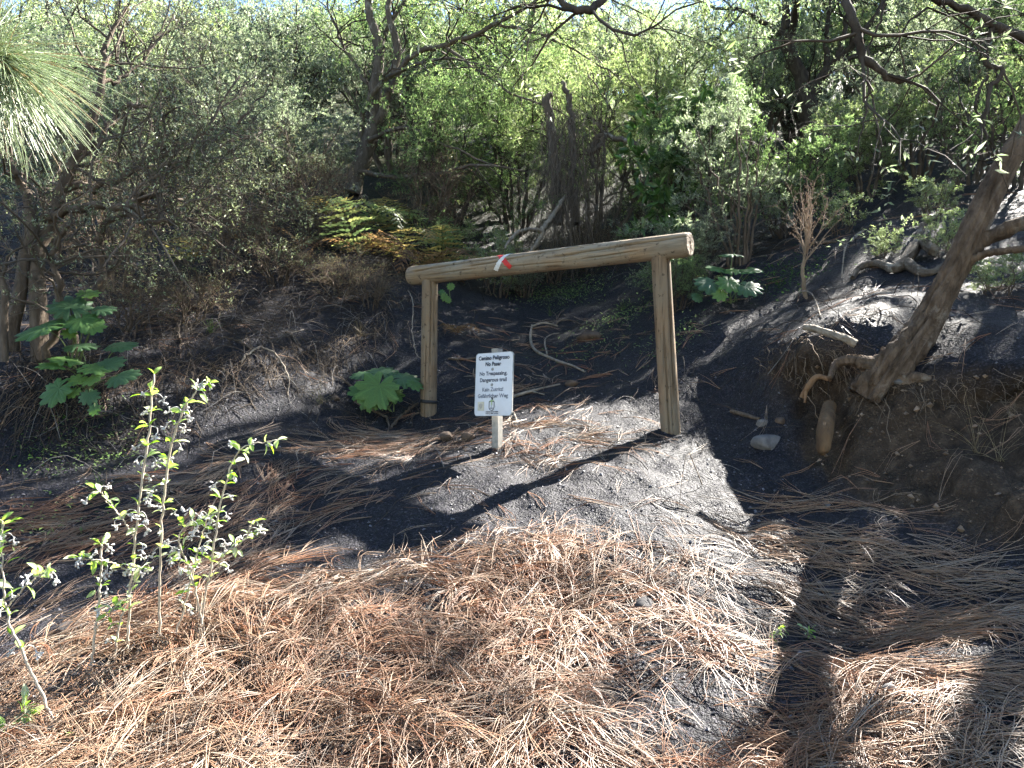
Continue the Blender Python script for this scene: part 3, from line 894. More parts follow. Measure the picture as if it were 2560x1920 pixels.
def make_needles():
    rg = rng_(77)
    N = 58000
    # candidates in a fan in front of the camera, denser near it
    yy = 1.15 + (6.6 - 1.15) * rg.random(N) ** 1.5
    xx = (rg.random(N) * 2 - 1) * (.78 * yy + .15)
    keep = rg.random(N) < needle_density(xx, yy)
    xx, yy = xx[keep], yy[keep]
    heavy = inpoly(xx, yy, D_HEAVY); right = inpoly(xx, yy, D_RIGHT); left = inpoly(xx, yy, D_LEFT)
    # sheaths of three needles
    rep = 3
    n0 = len(xx)
    clump = vnoise(xx * 1.7, yy * 1.7, 51) * 2.6 + vnoise(xx * 5.5, yy * 5.5, 52) * 2.4
    th = np.where(heavy, clump * 1.3 - 2.9 + rg.normal(0, .95, n0), rg.random(n0) * 6.28)
    th = np.where(right & ~heavy, -.75 + rg.normal(0, .42, n0), th)
    th = np.where(left & ~heavy, .52 + .5 * (clump - 2.5) + rg.normal(0, .38, n0), th)
    th = th + np.where(rg.random(n0) < .5, math.pi, 0)
    ln = rg.uniform(.13, .27, n0)
    kap = rg.normal(0, 2.2, n0)
    h0 = np.where(heavy, rg.random(n0) ** 1.3 * .05 * sstep(.3, .6, vnoise(xx * 2.6, yy * 2.6, 41)), rg.random(n0) * .008)
    lift = np.where(heavy, np.abs(rg.normal(0, .018, n0)), np.abs(rg.normal(0, .006, n0)))
    hue = np.clip(rg.normal(.40, .27, n0) + .45 * (vnoise(xx * 2, yy * 2, 61) - .5), 0, 1)
    hue = np.where(right & ~heavy, hue * .7 + .22, hue)
    def ex(a): return np.repeat(a, rep)
    xx, yy, th, ln, kap, h0, lift, hue = map(ex, (xx, yy, th, ln, kap, h0, lift, hue))
    n = len(xx)
    th = th + rg.normal(0, .09, n); ln = ln * rg.uniform(.85, 1.1, n); kap = kap + rg.normal(0, 1.3, n)
    Kp = 6
    s = np.linspace(0, 1, Kp)[None]
    dk = kap[:, None] * (.4 + 1.2 * s)
    ang = th[:, None] + dk * ln[:, None] * s
    dx = np.cos(ang) * ln[:, None] / (Kp - 1); dy = np.sin(ang) * ln[:, None] / (Kp - 1)
    X = xx[:, None] + np.cumsum(dx, 1) - dx; Y = yy[:, None] + np.cumsum(dy, 1) - dy
    Z = G(X, Y); Z0 = Z
    # needles bridge the hollows: pull towards the straight line between their ends
    Zs = Z[:, :1] * (1 - s) + Z[:, -1:] * s
    Z = np.maximum(Z, .35 * Z + .65 * Zs)
    Z = Z + h0[:, None] + .0015 + lift[:, None] * np.sin(s * math.pi * rg.uniform(.6, 1.3, (n, 1))) + rg.normal(0, .006, (n, 1)) * s
    P = np.stack([X, Y, np.maximum(Z, Z0 + .001)], -1)
    rad = rg.uniform(.0007, .00112, (n, 1)) * (1 - .45 * s ** 3) * np.clip(.72 + .16 * Y, 1.0, 1.7)
    c_or = np.array([.34, .15, .075]); c_tan = np.array([.40, .265, .17]); c_gr = np.array([.38, .325, .265]); c_dk = np.array([.15, .08, .045])
    h = hue[:, None]
    c = np.where(h < .5, c_or + (c_tan - c_or) * h * 2, c_tan + (c_gr - c_tan) * (h - .5) * 2)
    c = np.where(rg.random((n, 1)) < .12, c_dk, c) * rg.uniform(.42, .76, (n, 1))
    near = P[:, 0, 1] < 3.0
    mb = MB()
    tubes(mb, P[near], rad[near], 3, c[near])
    far = ~near
    tubes(mb, P[far][:, [0, 2, 3, 5]], rad[far][:, [0, 2, 3, 5]], 3, c[far])
    o = mb.build('pine_needle_litter', M_NEEDLE, smooth=True)
    tag(o, 'long orange and tan dry pine needles lying over the black ash', 'pine needles', kind='stuff')
    return n
NN = make_needles()
print('needles', NN)

# ---------------------------------------------------------------- loose cinder grains
def octa(mb, C, R, c, rg, squash=.75):
    base = np.array([(1, 0, 0), (-1, 0, 0), (0, 1, 0), (0, -1, 0), (0, 0, 1), (0, 0, -1)], float)
    tri = np.array([(0, 2, 4), (2, 1, 4), (1, 3, 4), (3, 0, 4), (2, 0, 5), (1, 2, 5), (3, 1, 5), (0, 3, 5)])
    n = len(C)
    V = base[None] * (1 + rg.uniform(-.3, .3, (n, 6, 1))) * R[:, None, None]
    a = rg.random(n) * 6.28; ca, sa = np.cos(a)[:, None], np.sin(a)[:, None]
    V = np.stack([V[..., 0] * ca - V[..., 1] * sa, V[..., 0] * sa + V[..., 1] * ca, V[..., 2] * squash + V[..., 0] * .3], -1) + C[:, None, :]
    T = tri[None] + (np.arange(n) * 6)[:, None, None]
    mb.add(V.reshape(-1, 3), None, T.reshape(-1, 3), np.repeat(c, 6, 0))

def make_grains():
    rg = rng_(5)
    N = 22000
    y = 1.3 + 5.0 * rg.random(N) ** 1.4; x = (rg.random(N) * 2 - 1) * (.74 * y + .1)
    cl = vnoise(x * 3, y * 3, 21)
    k = rg.random(N) < .25 + .75 * cl
    x, y = x[k], y[k]; N = len(x)
    r = .0018 + .0035 * rg.random(N) ** 4 * 2.2
    s = soil_mask(x, y) > .3
    r = np.where(s, r * 1.4 + .009 * rg.random(N) ** 7, r)
    z = G(x, y) + r * .3
    _p = undercut(np.stack([x, y, z], -1)); x, y, z = _p.T
    c = np.where(s[:, None], np.array([.15, .105, .07]), np.array([.075, .072, .08])) * rg.uniform(.5, 1.8, (N, 1))
    mb = MB(); octa(mb, np.stack([x, y, z], -1), r, c, rg)
    tag(mb.build('cinder_gravel', M_GRAIN), 'loose black and brown cinder grains strewn over the ash slope', 'gravel', kind='stuff')
make_grains()

# ---------------------------------------------------------------- thin dead twigs and fine roots
def crooked(rg, N, x, y, L, K, wig, lift, hang=0.0):
    th = rg.random(N) * 6.28
    ang = th[:, None] + np.cumsum(rg.normal(0, wig, (N, K)), 1)
    dx = np.cos(ang) * L[:, None] / (K - 1); dy = np.sin(ang) * L[:, None] / (K - 1)
    X = x[:, None] + np.cumsum(dx, 1); Y = y[:, None] + np.cumsum(dy, 1)
    s = np.linspace(0, 1, K)[None]
    Z = G(X, Y) + .004 + np.abs(lift)[:, None] * np.sin(s * math.pi) + rg.normal(0, .3, (N, 1)) * np.abs(lift)[:, None] * s
    return np.stack([X, Y, np.maximum(Z, G(X, Y))], -1)

BANK_L = hp((0, 900), (330, 830), (600, 760), (900, 660), (1010, 640), (1050, 760), (960, 900), (760, 1010), (420, 1080), (0, 1200))
UNDER = np.array([(-5, 4.2), (-1.2, 5.5), (-.8, 7), (1.2, 7.5), (2.0, 6), (3, 7), (4, 9), (-6, 9)])
def make_twigs():
    rg = rng_(8)
    N = 36000
    y = rg.uniform(3.2, 9.5, N); x = rg.uniform(-1, 1, N) * (.75 * y)
    a = inpoly(x, y, BANK_L); b = inpoly(x, y, UNDER)
    k = (a & (rg.random(N) < .45)) | (b & (rg.random(N) < .22)) | (rg.random(N) < .02)
    x, y = x[k], y[k]; n = len(x)
    L = rg.uniform(.08, .42, n)
    P = crooked(rg, n, x, y, L, 6, .38, rg.normal(0, .07, n))
    r = rg.uniform(.0012, .0028, (n, 1)) * np.linspace(1, .5, 6)[None]
    c = np.array([.085, .066, .05]) * rg.uniform(.25, .9, (n, 1)) + np.where(rg.random((n, 1)) < .12, .11, .0)
    mb = MB(); tubes(mb, P, r, 3, c)
    tag(mb.build('dead_twig_litter', M_TWIG, smooth=True), 'tangle of thin grey dead twigs and roots over the left bank and under the scrub', 'twigs', kind='stuff')
make_twigs()

def hanging_roots():
    """fine roots hanging from the two cut banks"""
    rg = rng_(9)
    mb = MB()
    for (line, n, Lm) in ((hp((0, 985), (200, 960), (420, 905), (640, 905), (860, 850), (980, 790)), 420, .30),
                          (hp((1900, 880), (2000, 880), (2120, 950), (2245, 960), (2400, 980), (2560, 1010)), 190, .20)):
        t = rg.random(n) * (len(line) - 1); i = np.minimum(t.astype(int), len(line) - 2); f = (t - i)[:, None]
        xy = line[i] * (1 - f) + line[i + 1] * f + rg.normal(0, .05, (n, 2))
        K = 7
        L = rg.uniform(.3, 1.1, n) * Lm
        dirx = rg.normal(0, .5, n); diry = -np.abs(rg.normal(.8, .3, n))
        s = np.linspace(0, 1, K)[None]
        X = xy[:, :1] + dirx[:, None] * L[:, None] * s * .5 + np.cumsum(rg.normal(0, .010, (n, K)), 1)
        Y = xy[:, 1:] + diry[:, None] * L[:, None] * s * .9 + np.cumsum(rg.normal(0, .008, (n, K)), 1)
        z0 = G(xy[:, 0], xy[:, 1])[:, None]
        Z = np.maximum(z0 + .02 * np.sin(s * 3) - L[:, None] * s ** 1.5 * .9, G(X, Y) + .006)
        c = np.array([.15, .11, .075]) * rg.uniform(.4, 1.5, (n, 1))
        tubes(mb, np.stack([X, Y, Z], -1), rg.uniform(.0009, .0022, (n, 1)) * (1 - .5 * s), 3, c)
    tag(mb.build('hanging_rootlets', M_TWIG, smooth=True), 'fine brown rootlets hanging from the cut edges of both banks', 'roots', kind='stuff')
hanging_roots()

# ---------------------------------------------------------------- stones
def stone(name, label, px, py, size, mat, seed, squash=.7, sink=.25, group=None):
    rg = rng_(seed)
    c = hit(px, py)
    r = size / F * c[1] / 2
    n1, n2 = 14, 22
    th = np.linspace(0, math.pi, n1); ph = np.arange(n2) / n2 * TWOPI
    T, P = np.meshgrid(th, ph, indexing='ij')
    d = np.stack([np.sin(T) * np.cos(P), np.sin(T) * np.sin(P), np.cos(T)], -1)
    R = np.ones(T.shape)
    for _ in range(9):      # flats knocked off a ball
        n = norm(rg.normal(size=(1, 3)))[0]; h = rg.uniform(.62, .95)
        k = d @ n
        R = np.where(k > 1e-3, np.minimum(R, h / np.maximum(k, 1e-3)), R)
    R = R * (1 + .10 * fbm(d[..., 0] * 3 + seed, d[..., 1] * 3 + d[..., 2] * 2, seed, 3) + .05 * fbm(d[..., 0] * 11, d[..., 1] * 11 + d[..., 2] * 7, seed + 1, 2))
    v = d * R[..., None] * r * np.array([1.15, .9, squash])
    a = rg.random() * 6.28
    v = np.stack([v[..., 0] * math.cos(a) - v[..., 1] * math.sin(a), v[..., 0] * math.sin(a) + v[..., 1] * math.cos(a), v[..., 2]], -1)
    o = undercut(c[None])[0] + np.array([0, r * .3, r * squash * (1 - 2 * sink)])
    idx = np.arange(n1 * n2).reshape(n1, n2)
    q = np.stack([idx[:-1], idx[1:], np.roll(idx[1:], -1, 1), np.roll(idx[:-1], -1, 1)], -1).reshape(-1, 4)
    mb = MB(); mb.add(v.reshape(-1, 3) + o, q)
    return tag(mb.build(name, mat, smooth=True, origin=o), label, 'stone', group)
stone('stone', 'flat pale grey stone in the gully below the cut bank', 1924, 1120, 78, M_STONE, 1, .6)
stone('stone', 'small rounded stone just above the flat pale grey stone', 1908, 1064, 34, M_STONE, 2)
stone('stone', 'small stone touching the foot of the brown bank above the grey stone', 1950, 1058, 30, M_STONEBROWN, 3)
stone('stone', 'lumpy dark brown stone left of the sign stake', 1172, 1100, 36, M_STONEBROWN, 4, .8)
stone('stone', 'broken brown stone between the left post and the sign stake', 1115, 1104, 44, M_STONEBROWN, 5, .75)
stone('stone', 'brown earthy lump lying on the path beyond the rail', 1475, 850, 60, M_STONEBROWN, 6, .6)
stone('stone', 'reddish brown stone on the dark slope left of the broad leaves', 838, 1003, 26, M_STONEBROWN, 7, .8)
stone('stone', 'rusty lump of clay behind the sign beside a bent stick', 1430, 966, 32, M_STONEBROWN, 8, .7)
stone('stone', 'dark scoria lump half buried in needles at the left edge', 165, 1590, 70, M_STONEDARK, 9, .7, .35)
stone('stone', 'black scoria lump at the very bottom below the flowering plant', 615, 1885, 110, M_STONEDARK, 10, .6, .35)
stone('stone', 'black scoria lump in a hollow of the needles right of centre', 1615, 1530, 95, M_STONEDARK, 11, .6, .35)
stone('stone', 'dark stone showing through the needles below the sunny mound', 1445, 1575, 60, M_STONEDARK, 12, .6, .35)
stone('stone', 'tan stone between pale needles near the lower right corner', 2235, 1735, 56, M_STONE, 13, .7, .35)
stone('stone', 'dark rounded stone in the bottom right needles', 2360, 1850, 80, M_STONEDARK, 14, .6, .4)
stone('stone', 'grey stone lodged in the upper face of the brown bank', 2250, 955, 32, M_STONE, 15, .7, .4)
stone('stone', 'reddish stone set in the brown bank right of the tree foot', 2455, 930, 30, M_STONEBROWN, 16, .7, .4)
stone('stone', 'pale stone set in the brown bank under the leaning trunk', 2135, 968, 26, M_STONE, 17, .7, .4)
stone('stone', 'small tan stone on the shaded slope below the grey stone', 2070, 1265, 24, M_STONE, 18, .7, .4)

# ---------------------------------------------------------------- sticks, roots and dead wood
def stick(name, label, cat, lines, mat, K=26, S=8, jit=.0, seed=0, group=None, part=None, rough=.04):
    """lines: list of (px, py, lift or None, radius) polylines; each px,py on the ground plus lift, or with explicit distance if given as 5-tuple"""
    rg = rng_(seed + 100)
    allp = []
    for ln in lines:
        pts = []
        for p in ln:
            if len(p) == 5: w = W(p[0], p[1], p[4])
            else: w = hit(p[0], p[1]); w = w + np.array([0, 0, p[2]])
            pts.append((*w, p[3]))
        allp.append(pts)
    o0 = np.array(allp[0][0][:3])
    root = thing(name, label, cat, o0, group) if len(allp) > 1 else None
    for i, pts in enumerate(allp):
        L = smooth_line(pts, K, jit, rg)
        R = L[None, :, 3] * (1 + rough * rg.normal(size=(1, K)))
        mb = MB(); tubes(mb, L[None, :, :3], R, S, cap=True)
        if root is None:
            o = mb.build(name, mat, smooth=True, origin=o0); tag(o, label, cat, group)
        else:
            mb.build('stem' if i == 0 else 'side_branch', mat, root, smooth=True)
    return root
stick('fallen_branch', 'bent grey branch lying on the path beyond the sign', 'branch', [
    [(1330, 822, .03, .010), (1326, 850, .02, .011), (1338, 880, .015, .012), (1390, 905, .012, .011), (1430, 918, .012, .009), (1463, 932, .006, .006)],
    [(1330, 824, .03, .008), (1360, 822, .05, .008), (1395, 824, .03, .006)],
    [(1368, 893, .02, .007), (1362, 870, .06, .006), (1378, 855, .06, .005), (1398, 848, .05, .004)]], M_DEAD, seed=1)
stick('fallen_branch', 'thin curved stick arching over the path behind the bent branch', 'branch', [[(1385, 820, .01, .006), (1400, 808, .02, .006), (1430, 805, .015, .005), (1455, 815, .008, .003)]], M_DEADDARK, seed=2)
stick('fallen_branch', 'dark stick on the ground between the left post and the sign', 'branch', [[(1120, 900, .01, .007), (1160, 902, .012, .008), (1200, 897, .01, .008)]], M_DEADDARK, seed=3)
stick('fallen_branch', 'pale stick poking out from behind the sign to the right', 'branch', [[(1283, 995, .01, .012), (1330, 982, .012, .010), (1400, 964, .01, .006)], [(1330, 982, .01, .006), (1360, 990, .01, .004)]], M_DEAD, seed=4)
stick('fallen_branch', 'short pale stick leaning on the ground under the sign', 'branch', [[(1255, 1066, .004, .006), (1275, 1050, .01, .008), (1282, 1038, .02, .008), (1293, 1056, .003, .006)]], M_DEAD, seed=5)
stick('dead_branch', 'bleached forked dead branch leaning out of the dry thicket behind the rail', 'branch', [
    [(1310, 650, .0, .020, 7.3), (1345, 605, 0, .022, 7.3), (1362, 565, 0, .024, 7.35), (1385, 535, 0, .024, 7.5), (1412, 492, 0, .016, 7.7)],
    [(1352, 578, 0, .018, 7.3), (1325, 573, 0, .018, 7.2), (1300, 578, 0, .017, 7.1), (1275, 602, 0, .014, 7.0), (1262, 622, 0, .008, 6.9)]], M_DEAD, seed=6, jit=.006)
stick('thick_root', 'thick tan root hanging broken off in the brown bank', 'root', [[(2074, 1015, 0, .030, 3.55), (2068, 1045, 0, .035, 3.42), (2062, 1080, 0, .037, 3.33), (2059, 1112, 0, .033, 3.30), (2057, 1130, 0, .022, 3.29), (2058, 1138, 0, .008, 3.29)]],
      bark_mat('tan_root_skin', (.05, .03, .017), (.15, .092, .048), 12), S=14, seed=9, rough=.05)
stick('root', 'reddish brown root bridging the notch in the brown bank', 'root', [[(2004, 1003, .02, .012), (2025, 985, .05, .016), (2045, 967, .05, .014), (2078, 960, .02, .010)], [(2015, 994, .03, .009), (2012, 1012, .01, .006)]],
      bark_mat('red_root_skin', (.12, .065, .035), (.27, .165, .09), 20), seed=10)
stick('fallen_branch', 'short brown stick in the shade right of the right post', 'branch', [[(1828, 1033, .012, .011), (1860, 1043, .014, .012), (1898, 1052, .008, .009)]], M_DEADDARK, seed=11)
stick('pale_stalk', 'thin white stalk arching over the ash scarp on the right', 'stalk', [[(1983, 762, .03, .004), (2000, 752, .06, .004), (2025, 758, .07, .004), (2040, 775, .05, .004), (2053, 800, .01, .003)]], M_DEAD, seed=12)
stick('fallen_branch', 'pale splinter of wood lying high on the right ash slope', 'branch', [[(2130, 605, .01, .010), (2145, 590, .015, .011), (2162, 578, .01, .006)]], M_DEAD, seed=13)
stick('fallen_branch', 'straight stick half sunk in the ash beside the dry brown weed', 'branch', [[(2030, 612, .01, .014), (2060, 610, .015, .014), (2090, 608, .01, .010)]], M_DEADDARK, seed=14)
stick('pale_stalk', 'forked bleached stalk standing below the twisted log', 'stalk', [[(2104, 697, .0, .005), (2108, 675, .07, .005), (2112, 660, .12, .004)], [(2108, 672, .08, .004), (2118, 655, .14, .003)]], M_DEAD, seed=15)
for i, (lab, ln) in enumerate([
    ('long grey root running down the left bank towards the flowering plant', [(440, 800, .01, .006), (448, 840, .015, .007), (470, 885, .01, .007), (520, 910, .01, .007), (560, 935, .02, .006), (600, 965, .015, .005), (640, 1030, .006, .003)]),
    ('pale forked root curling over the edge of the left bank', [(600, 920, .01, .006), (615, 900, .03, .007), (650, 880, .03, .007), (690, 900, .03, .006), (720, 950, .03, .005), (722, 1000, .01, .003)]),
    ('knobbly short root on the left bank above the pale forked root', [(715, 835, .015, .010), (735, 850, .02, .011), (750, 870, .01, .008)]),
    ('thin root slanting across the middle of the left bank', [(545, 845, .01, .005), (600, 860, .015, .005), (650, 905, .02, .005), (680, 975, .01, .003)]),
    ('curved grey root on the ground left of the left post', [(850, 950, .02, .006), (880, 975, .02, .008), (890, 1010, .02, .009), (930, 1032, .02, .010), (965, 1050, .015, .008), (972, 1085, .006, .005)]),
    ('thick grey root leading to the foot of the left post', [(975, 1075, .005, .009), (1005, 1045, .02, .010), (1045, 1015, .02, .008)]),
    ('thin white root dangling before the left post', [(1020, 745, .06, .004), (1032, 780, .08, .004), (1030, 830, .05, .004), (1038, 880, .02, .004), (1055, 905, .01, .003)])]):
    stick('root', lab, 'root', [ln], M_DEAD if i in (1, 6) else M_DEADDARK, seed=30 + i, jit=.004)

# ---------------------------------------------------------------- growing branches and leaves
def spawn(rg, P, R, n, length, ang, K, wig=.25, up=0.0, grav=0.0, tmin=.25, rmax=.01, rk=.6, taper=.35, lk=.4):
    M, Kp, _ = P.shape
    m = M * n
    par = np.repeat(np.arange(M), n)
    t = tmin + (1 - tmin) * rg.random(m)
    u = t * (Kp - 1); i = np.minimum(u.astype(int), Kp - 2); f = u - i
    base = P[par, i] * (1 - f)[:, None] + P[par, i + 1] * f[:, None]
    pr = R[par, i] * (1 - f) + R[par, i + 1] * f
    tan = norm(P[par, i + 1] - P[par, i])
    rnd = rg.normal(size=(m, 3)); perp = norm(rnd - tan * (rnd * tan).sum(-1, keepdims=True))
    a = rg.normal(ang, .25, m)[:, None]
    d = norm(tan * np.cos(a) + perp * np.sin(a) + np.array([0, 0, up]))
    L = length * rg.uniform(.55, 1.25, m) * (1 - lk * t)
    step = L / (K - 1)
    out = np.empty((m, K, 3)); out[:, 0] = base
    for k in range(1, K):
        d = norm(d + rg.normal(0, wig, (m, 3)) + np.array([0, 0, -grav]))
        out[:, k] = out[:, k - 1] + d * step[:, None]
    r0 = np.minimum(pr * rk, rmax)
    r = r0[:, None] * np.linspace(1, taper, K)[None]
    return out, r

def leaves_on(rg, mb, P, n, L, Wd, cols, spread=1.0, droop=0.0, tmin=.1, fold=.25, tuft=0, jitter=.25, up=.3, big=False):
    """n leaves along each twig; cols (k,3) palette"""
    M, Kp, _ = P.shape
    m = M * n
    par = np.repeat(np.arange(M), n)
    t = tmin + (1 - tmin) * rg.random(m) ** .8
    u = t * (Kp - 1); i = np.minimum(u.astype(int), Kp - 2); f = (u - i)[:, None]
    b = P[par, i] * (1 - f) + P[par, i + 1] * f
    tan = norm(P[par, i + 1] - P[par, i])
    rnd = rg.normal(size=(m, 3)); perp = norm(rnd - tan * (rnd * tan).sum(-1, keepdims=True))
    d = norm(tan * rg.uniform(.2, .9, (m, 1)) + perp * spread + np.array([0, 0, up - droop]))
    ln = (L * rg.uniform(.65, 1.25, m))[:, None]; w = (Wd * rg.uniform(.75, 1.2, m))[:, None]
    rnd = rg.normal(size=(m, 3)) * .6 + np.array([0, 0, 1.0])
    sd = norm(np.cross(d, rnd)); nr = np.cross(sd, d)
    k = rg.integers(0, len(cols), m)
    c = np.asarray(cols)[k] * rg.uniform(1 - jitter, 1 + jitter, (m, 1))
    leaf_quads(mb, b, d, sd, nr, ln, w, c, fold, big)
    return b

def leaf_quads(mb, b, d, sd, nr, ln, w, c, fold=.25, big=False):
    m = len(b)
    if not big:
        mid = b + d * ln * .45 + nr * w * fold
        V = np.stack([b, mid + sd * w * .5, b + d * ln, mid - sd * w * .5], 1)
        q = np.arange(m * 4).reshape(m, 4)
        mb.add(V.reshape(-1, 3), q, None, np.repeat(c, 4, 0))
    else:       # folded leaf: midrib and two halves, tip drooping
        m1 = b + d * ln * .35 - nr * w * fold; m2 = b + d * ln * .72 - nr * (w * fold + ln * .03); tip = b + d * ln * .98 - nr * ln * .12
        V = np.stack([b, m1 + sd * w * .5 + nr * w * fold, m2 + sd * w * .38 + nr * w * fold, tip, m2 - sd * w * .38 + nr * w * fold, m1 - sd * w * .5 + nr * w * fold, m1, m2], 1)
        base = (np.arange(m) * 8)[:, None]
        q = np.stack([base + np.array([6, 1, 2, 7]), base + np.array([5, 6, 7, 4])], 1).reshape(-1, 4)
        t = np.stack([base + np.array([0, 1, 6]), base + np.array([0, 6, 5]), base + np.array([7, 2, 3]), base + np.array([7, 3, 4])], 1).reshape(-1, 3)
        mb.add(V.reshape(-1, 3), q, t, np.repeat(c, 8, 0))

# leaf palettes (albedo)
GREYGREEN = np.array([(0.168, 0.187, 0.130), (0.216, 0.228, 0.176), (0.144, 0.170, 0.111), (0.276, 0.275, 0.234)])
OLIVE = np.array([(.10, .105, .055), (.13, .13, .08), (.17, .165, .115), (.20, .20, .155), (.09, .10, .05)])
OLIVE_OLD = np.array([(0.120, 0.129, 0.058), (0.156, 0.152, 0.078), (0.180, 0.170, 0.104), (0.204, 0.211, 0.156), (0.096, 0.117, 0.052)])
FRESH = np.array([(0.132, 0.193, 0.078), (0.180, 0.234, 0.098), (0.216, 0.257, 0.130), (0.120, 0.170, 0.078)])
YELLOWG = np.array([(0.240, 0.281, 0.117), (0.288, 0.304, 0.156), (0.204, 0.240, 0.104), (0.324, 0.322, 0.221)])
PALE = np.array([(0.312, 0.328, 0.260), (0.264, 0.292, 0.208), (0.384, 0.374, 0.338), (0.216, 0.257, 0.156)])
DEEP = np.array([(.05, .10, .025), (.06, .12, .03), (.08, .14, .035), (.045, .085, .025)])
TWIGC = np.array([.055, .043, .032])
TWIGG = np.array([.10, .08, .062])

def resample(limbs, K, jit, rg):
    out = [smooth_line(l, K, jit, rg) for l in limbs]
    A = np.stack(out)
    return A[..., :3], A[..., 3]

def plant_tree(name, label, cat, limbs, levels, leaf, bark, seed, group=None, cull=False, K0=16, S0=10, twigc=TWIGC, leafmat=None, loc=None, jit0=.01, limbnames=None, limbbark=None):
    """limbs: list of (x,y,z,r) polylines, the first is the trunk. levels: list of dicts for spawn. leaf: list of dicts for leaves_on (on the last level)"""
    rg = rng_(seed)
    loc = np.array(limbs[0][0][:3]) if loc is None else np.asarray(loc)
    root = thing(name, label, cat, loc, group)
    P, R = resample(limbs, K0, jit0, rg)
    for i in range(len(limbs)):
        mb = MB()
        rr = R[i:i + 1] * (1 + .06 * rg.normal(size=(1, K0)))
        tubes(mb, P[i:i + 1], rr, S0 if i == 0 else max(6, S0 - 3), cap=True)
        mb.build((limbnames[i] if limbnames else ('trunk' if i == 0 else 'limb')), bark if (i < 3 or limbbark is None) else limbbark, root, smooth=True)
    lastP, lastR = P, R
    mbt = MB()
    for li, lv in enumerate(levels):
        lv = dict(lv); S = lv.pop('S', 4)
        bare_extra = lv.pop('keep', None)
        srcP, srcR = lastP, lastR
        lastP, lastR = spawn(rg, srcP, srcR, **lv)
        if cull:  # carve the crown open so the chosen ground patches stay sunlit
            k = ~in_gap(lastP[:, lastP.shape[1] // 2])
            if li == len(levels) - 1: k &= ~in_gap(lastP[:, -1])
            lastP, lastR = lastP[k], lastR[k]
        cc = twigc * rg.uniform(.6, 1.4, (len(lastP), 1))
        tubes(mbt, lastP, lastR, S, cc)
    if mbt.n:
        o = mbt.build('branchlets', M_TWIG, root, smooth=True); o['kind'] = 'stuff'
    mbl = MB()
    for lf in leaf:
        lf = dict(lf); fr = lf.pop('frac', 1.0)
        PP = lastP
        if lf.pop('crown', False): PP = PP[PP[:, -1, 2] > 1.75 + .52 * PP[:, -1, 1]]      # extra leaves above the frame, added to deepen the shade below
        if fr < 1: PP = PP[rg.random(len(PP)) < fr]
        if len(PP): leaves_on(rg, mbl, PP, **lf)
    if mbl.n:
        o = mbl.build('foliage', leafmat or M_LEAF, root); o['kind'] = 'stuff'
    print(name, 'tris', sum(len(x) for x in mbt.q) * 2 + sum(len(x) for x in mbl.q) * 2)
    return root

def bush_limbs(rg, n, h, spread, r, base=.08, lean=(0, 0)):
    out = []
    for i in range(n):
        a = i / n * 6.283 + rg.uniform(-.4, .4); s = spread * rg.uniform(.35, 1.0)
        b = np.array([math.cos(a) * base, math.sin(a) * base, -.05])
        hh = h * rg.uniform(.7, 1.0)
        e = np.array([math.cos(a) * s + lean[0], math.sin(a) * s + lean[1], hh])
        m = b * .5 + e * .5 + np.array([math.cos(a), math.sin(a), 0]) * rg.uniform(-.1, .15) * spread + np.array([0, 0, .08 * h])
        out.append([(*b, r * rg.uniform(.7, 1.1)), (*m, r * .6), (*e, r * .22)])
    return out

def off(limbs, loc):
    return [[(p[0] + loc[0], p[1] + loc[1], p[2] + loc[2], p[3]) for p in l] for l in limbs]

def WL(*pts):
    """limb from (px, py, distance, radius) points"""
    return [(*W(p[0], p[1], p[2]), p[3]) for p in pts]

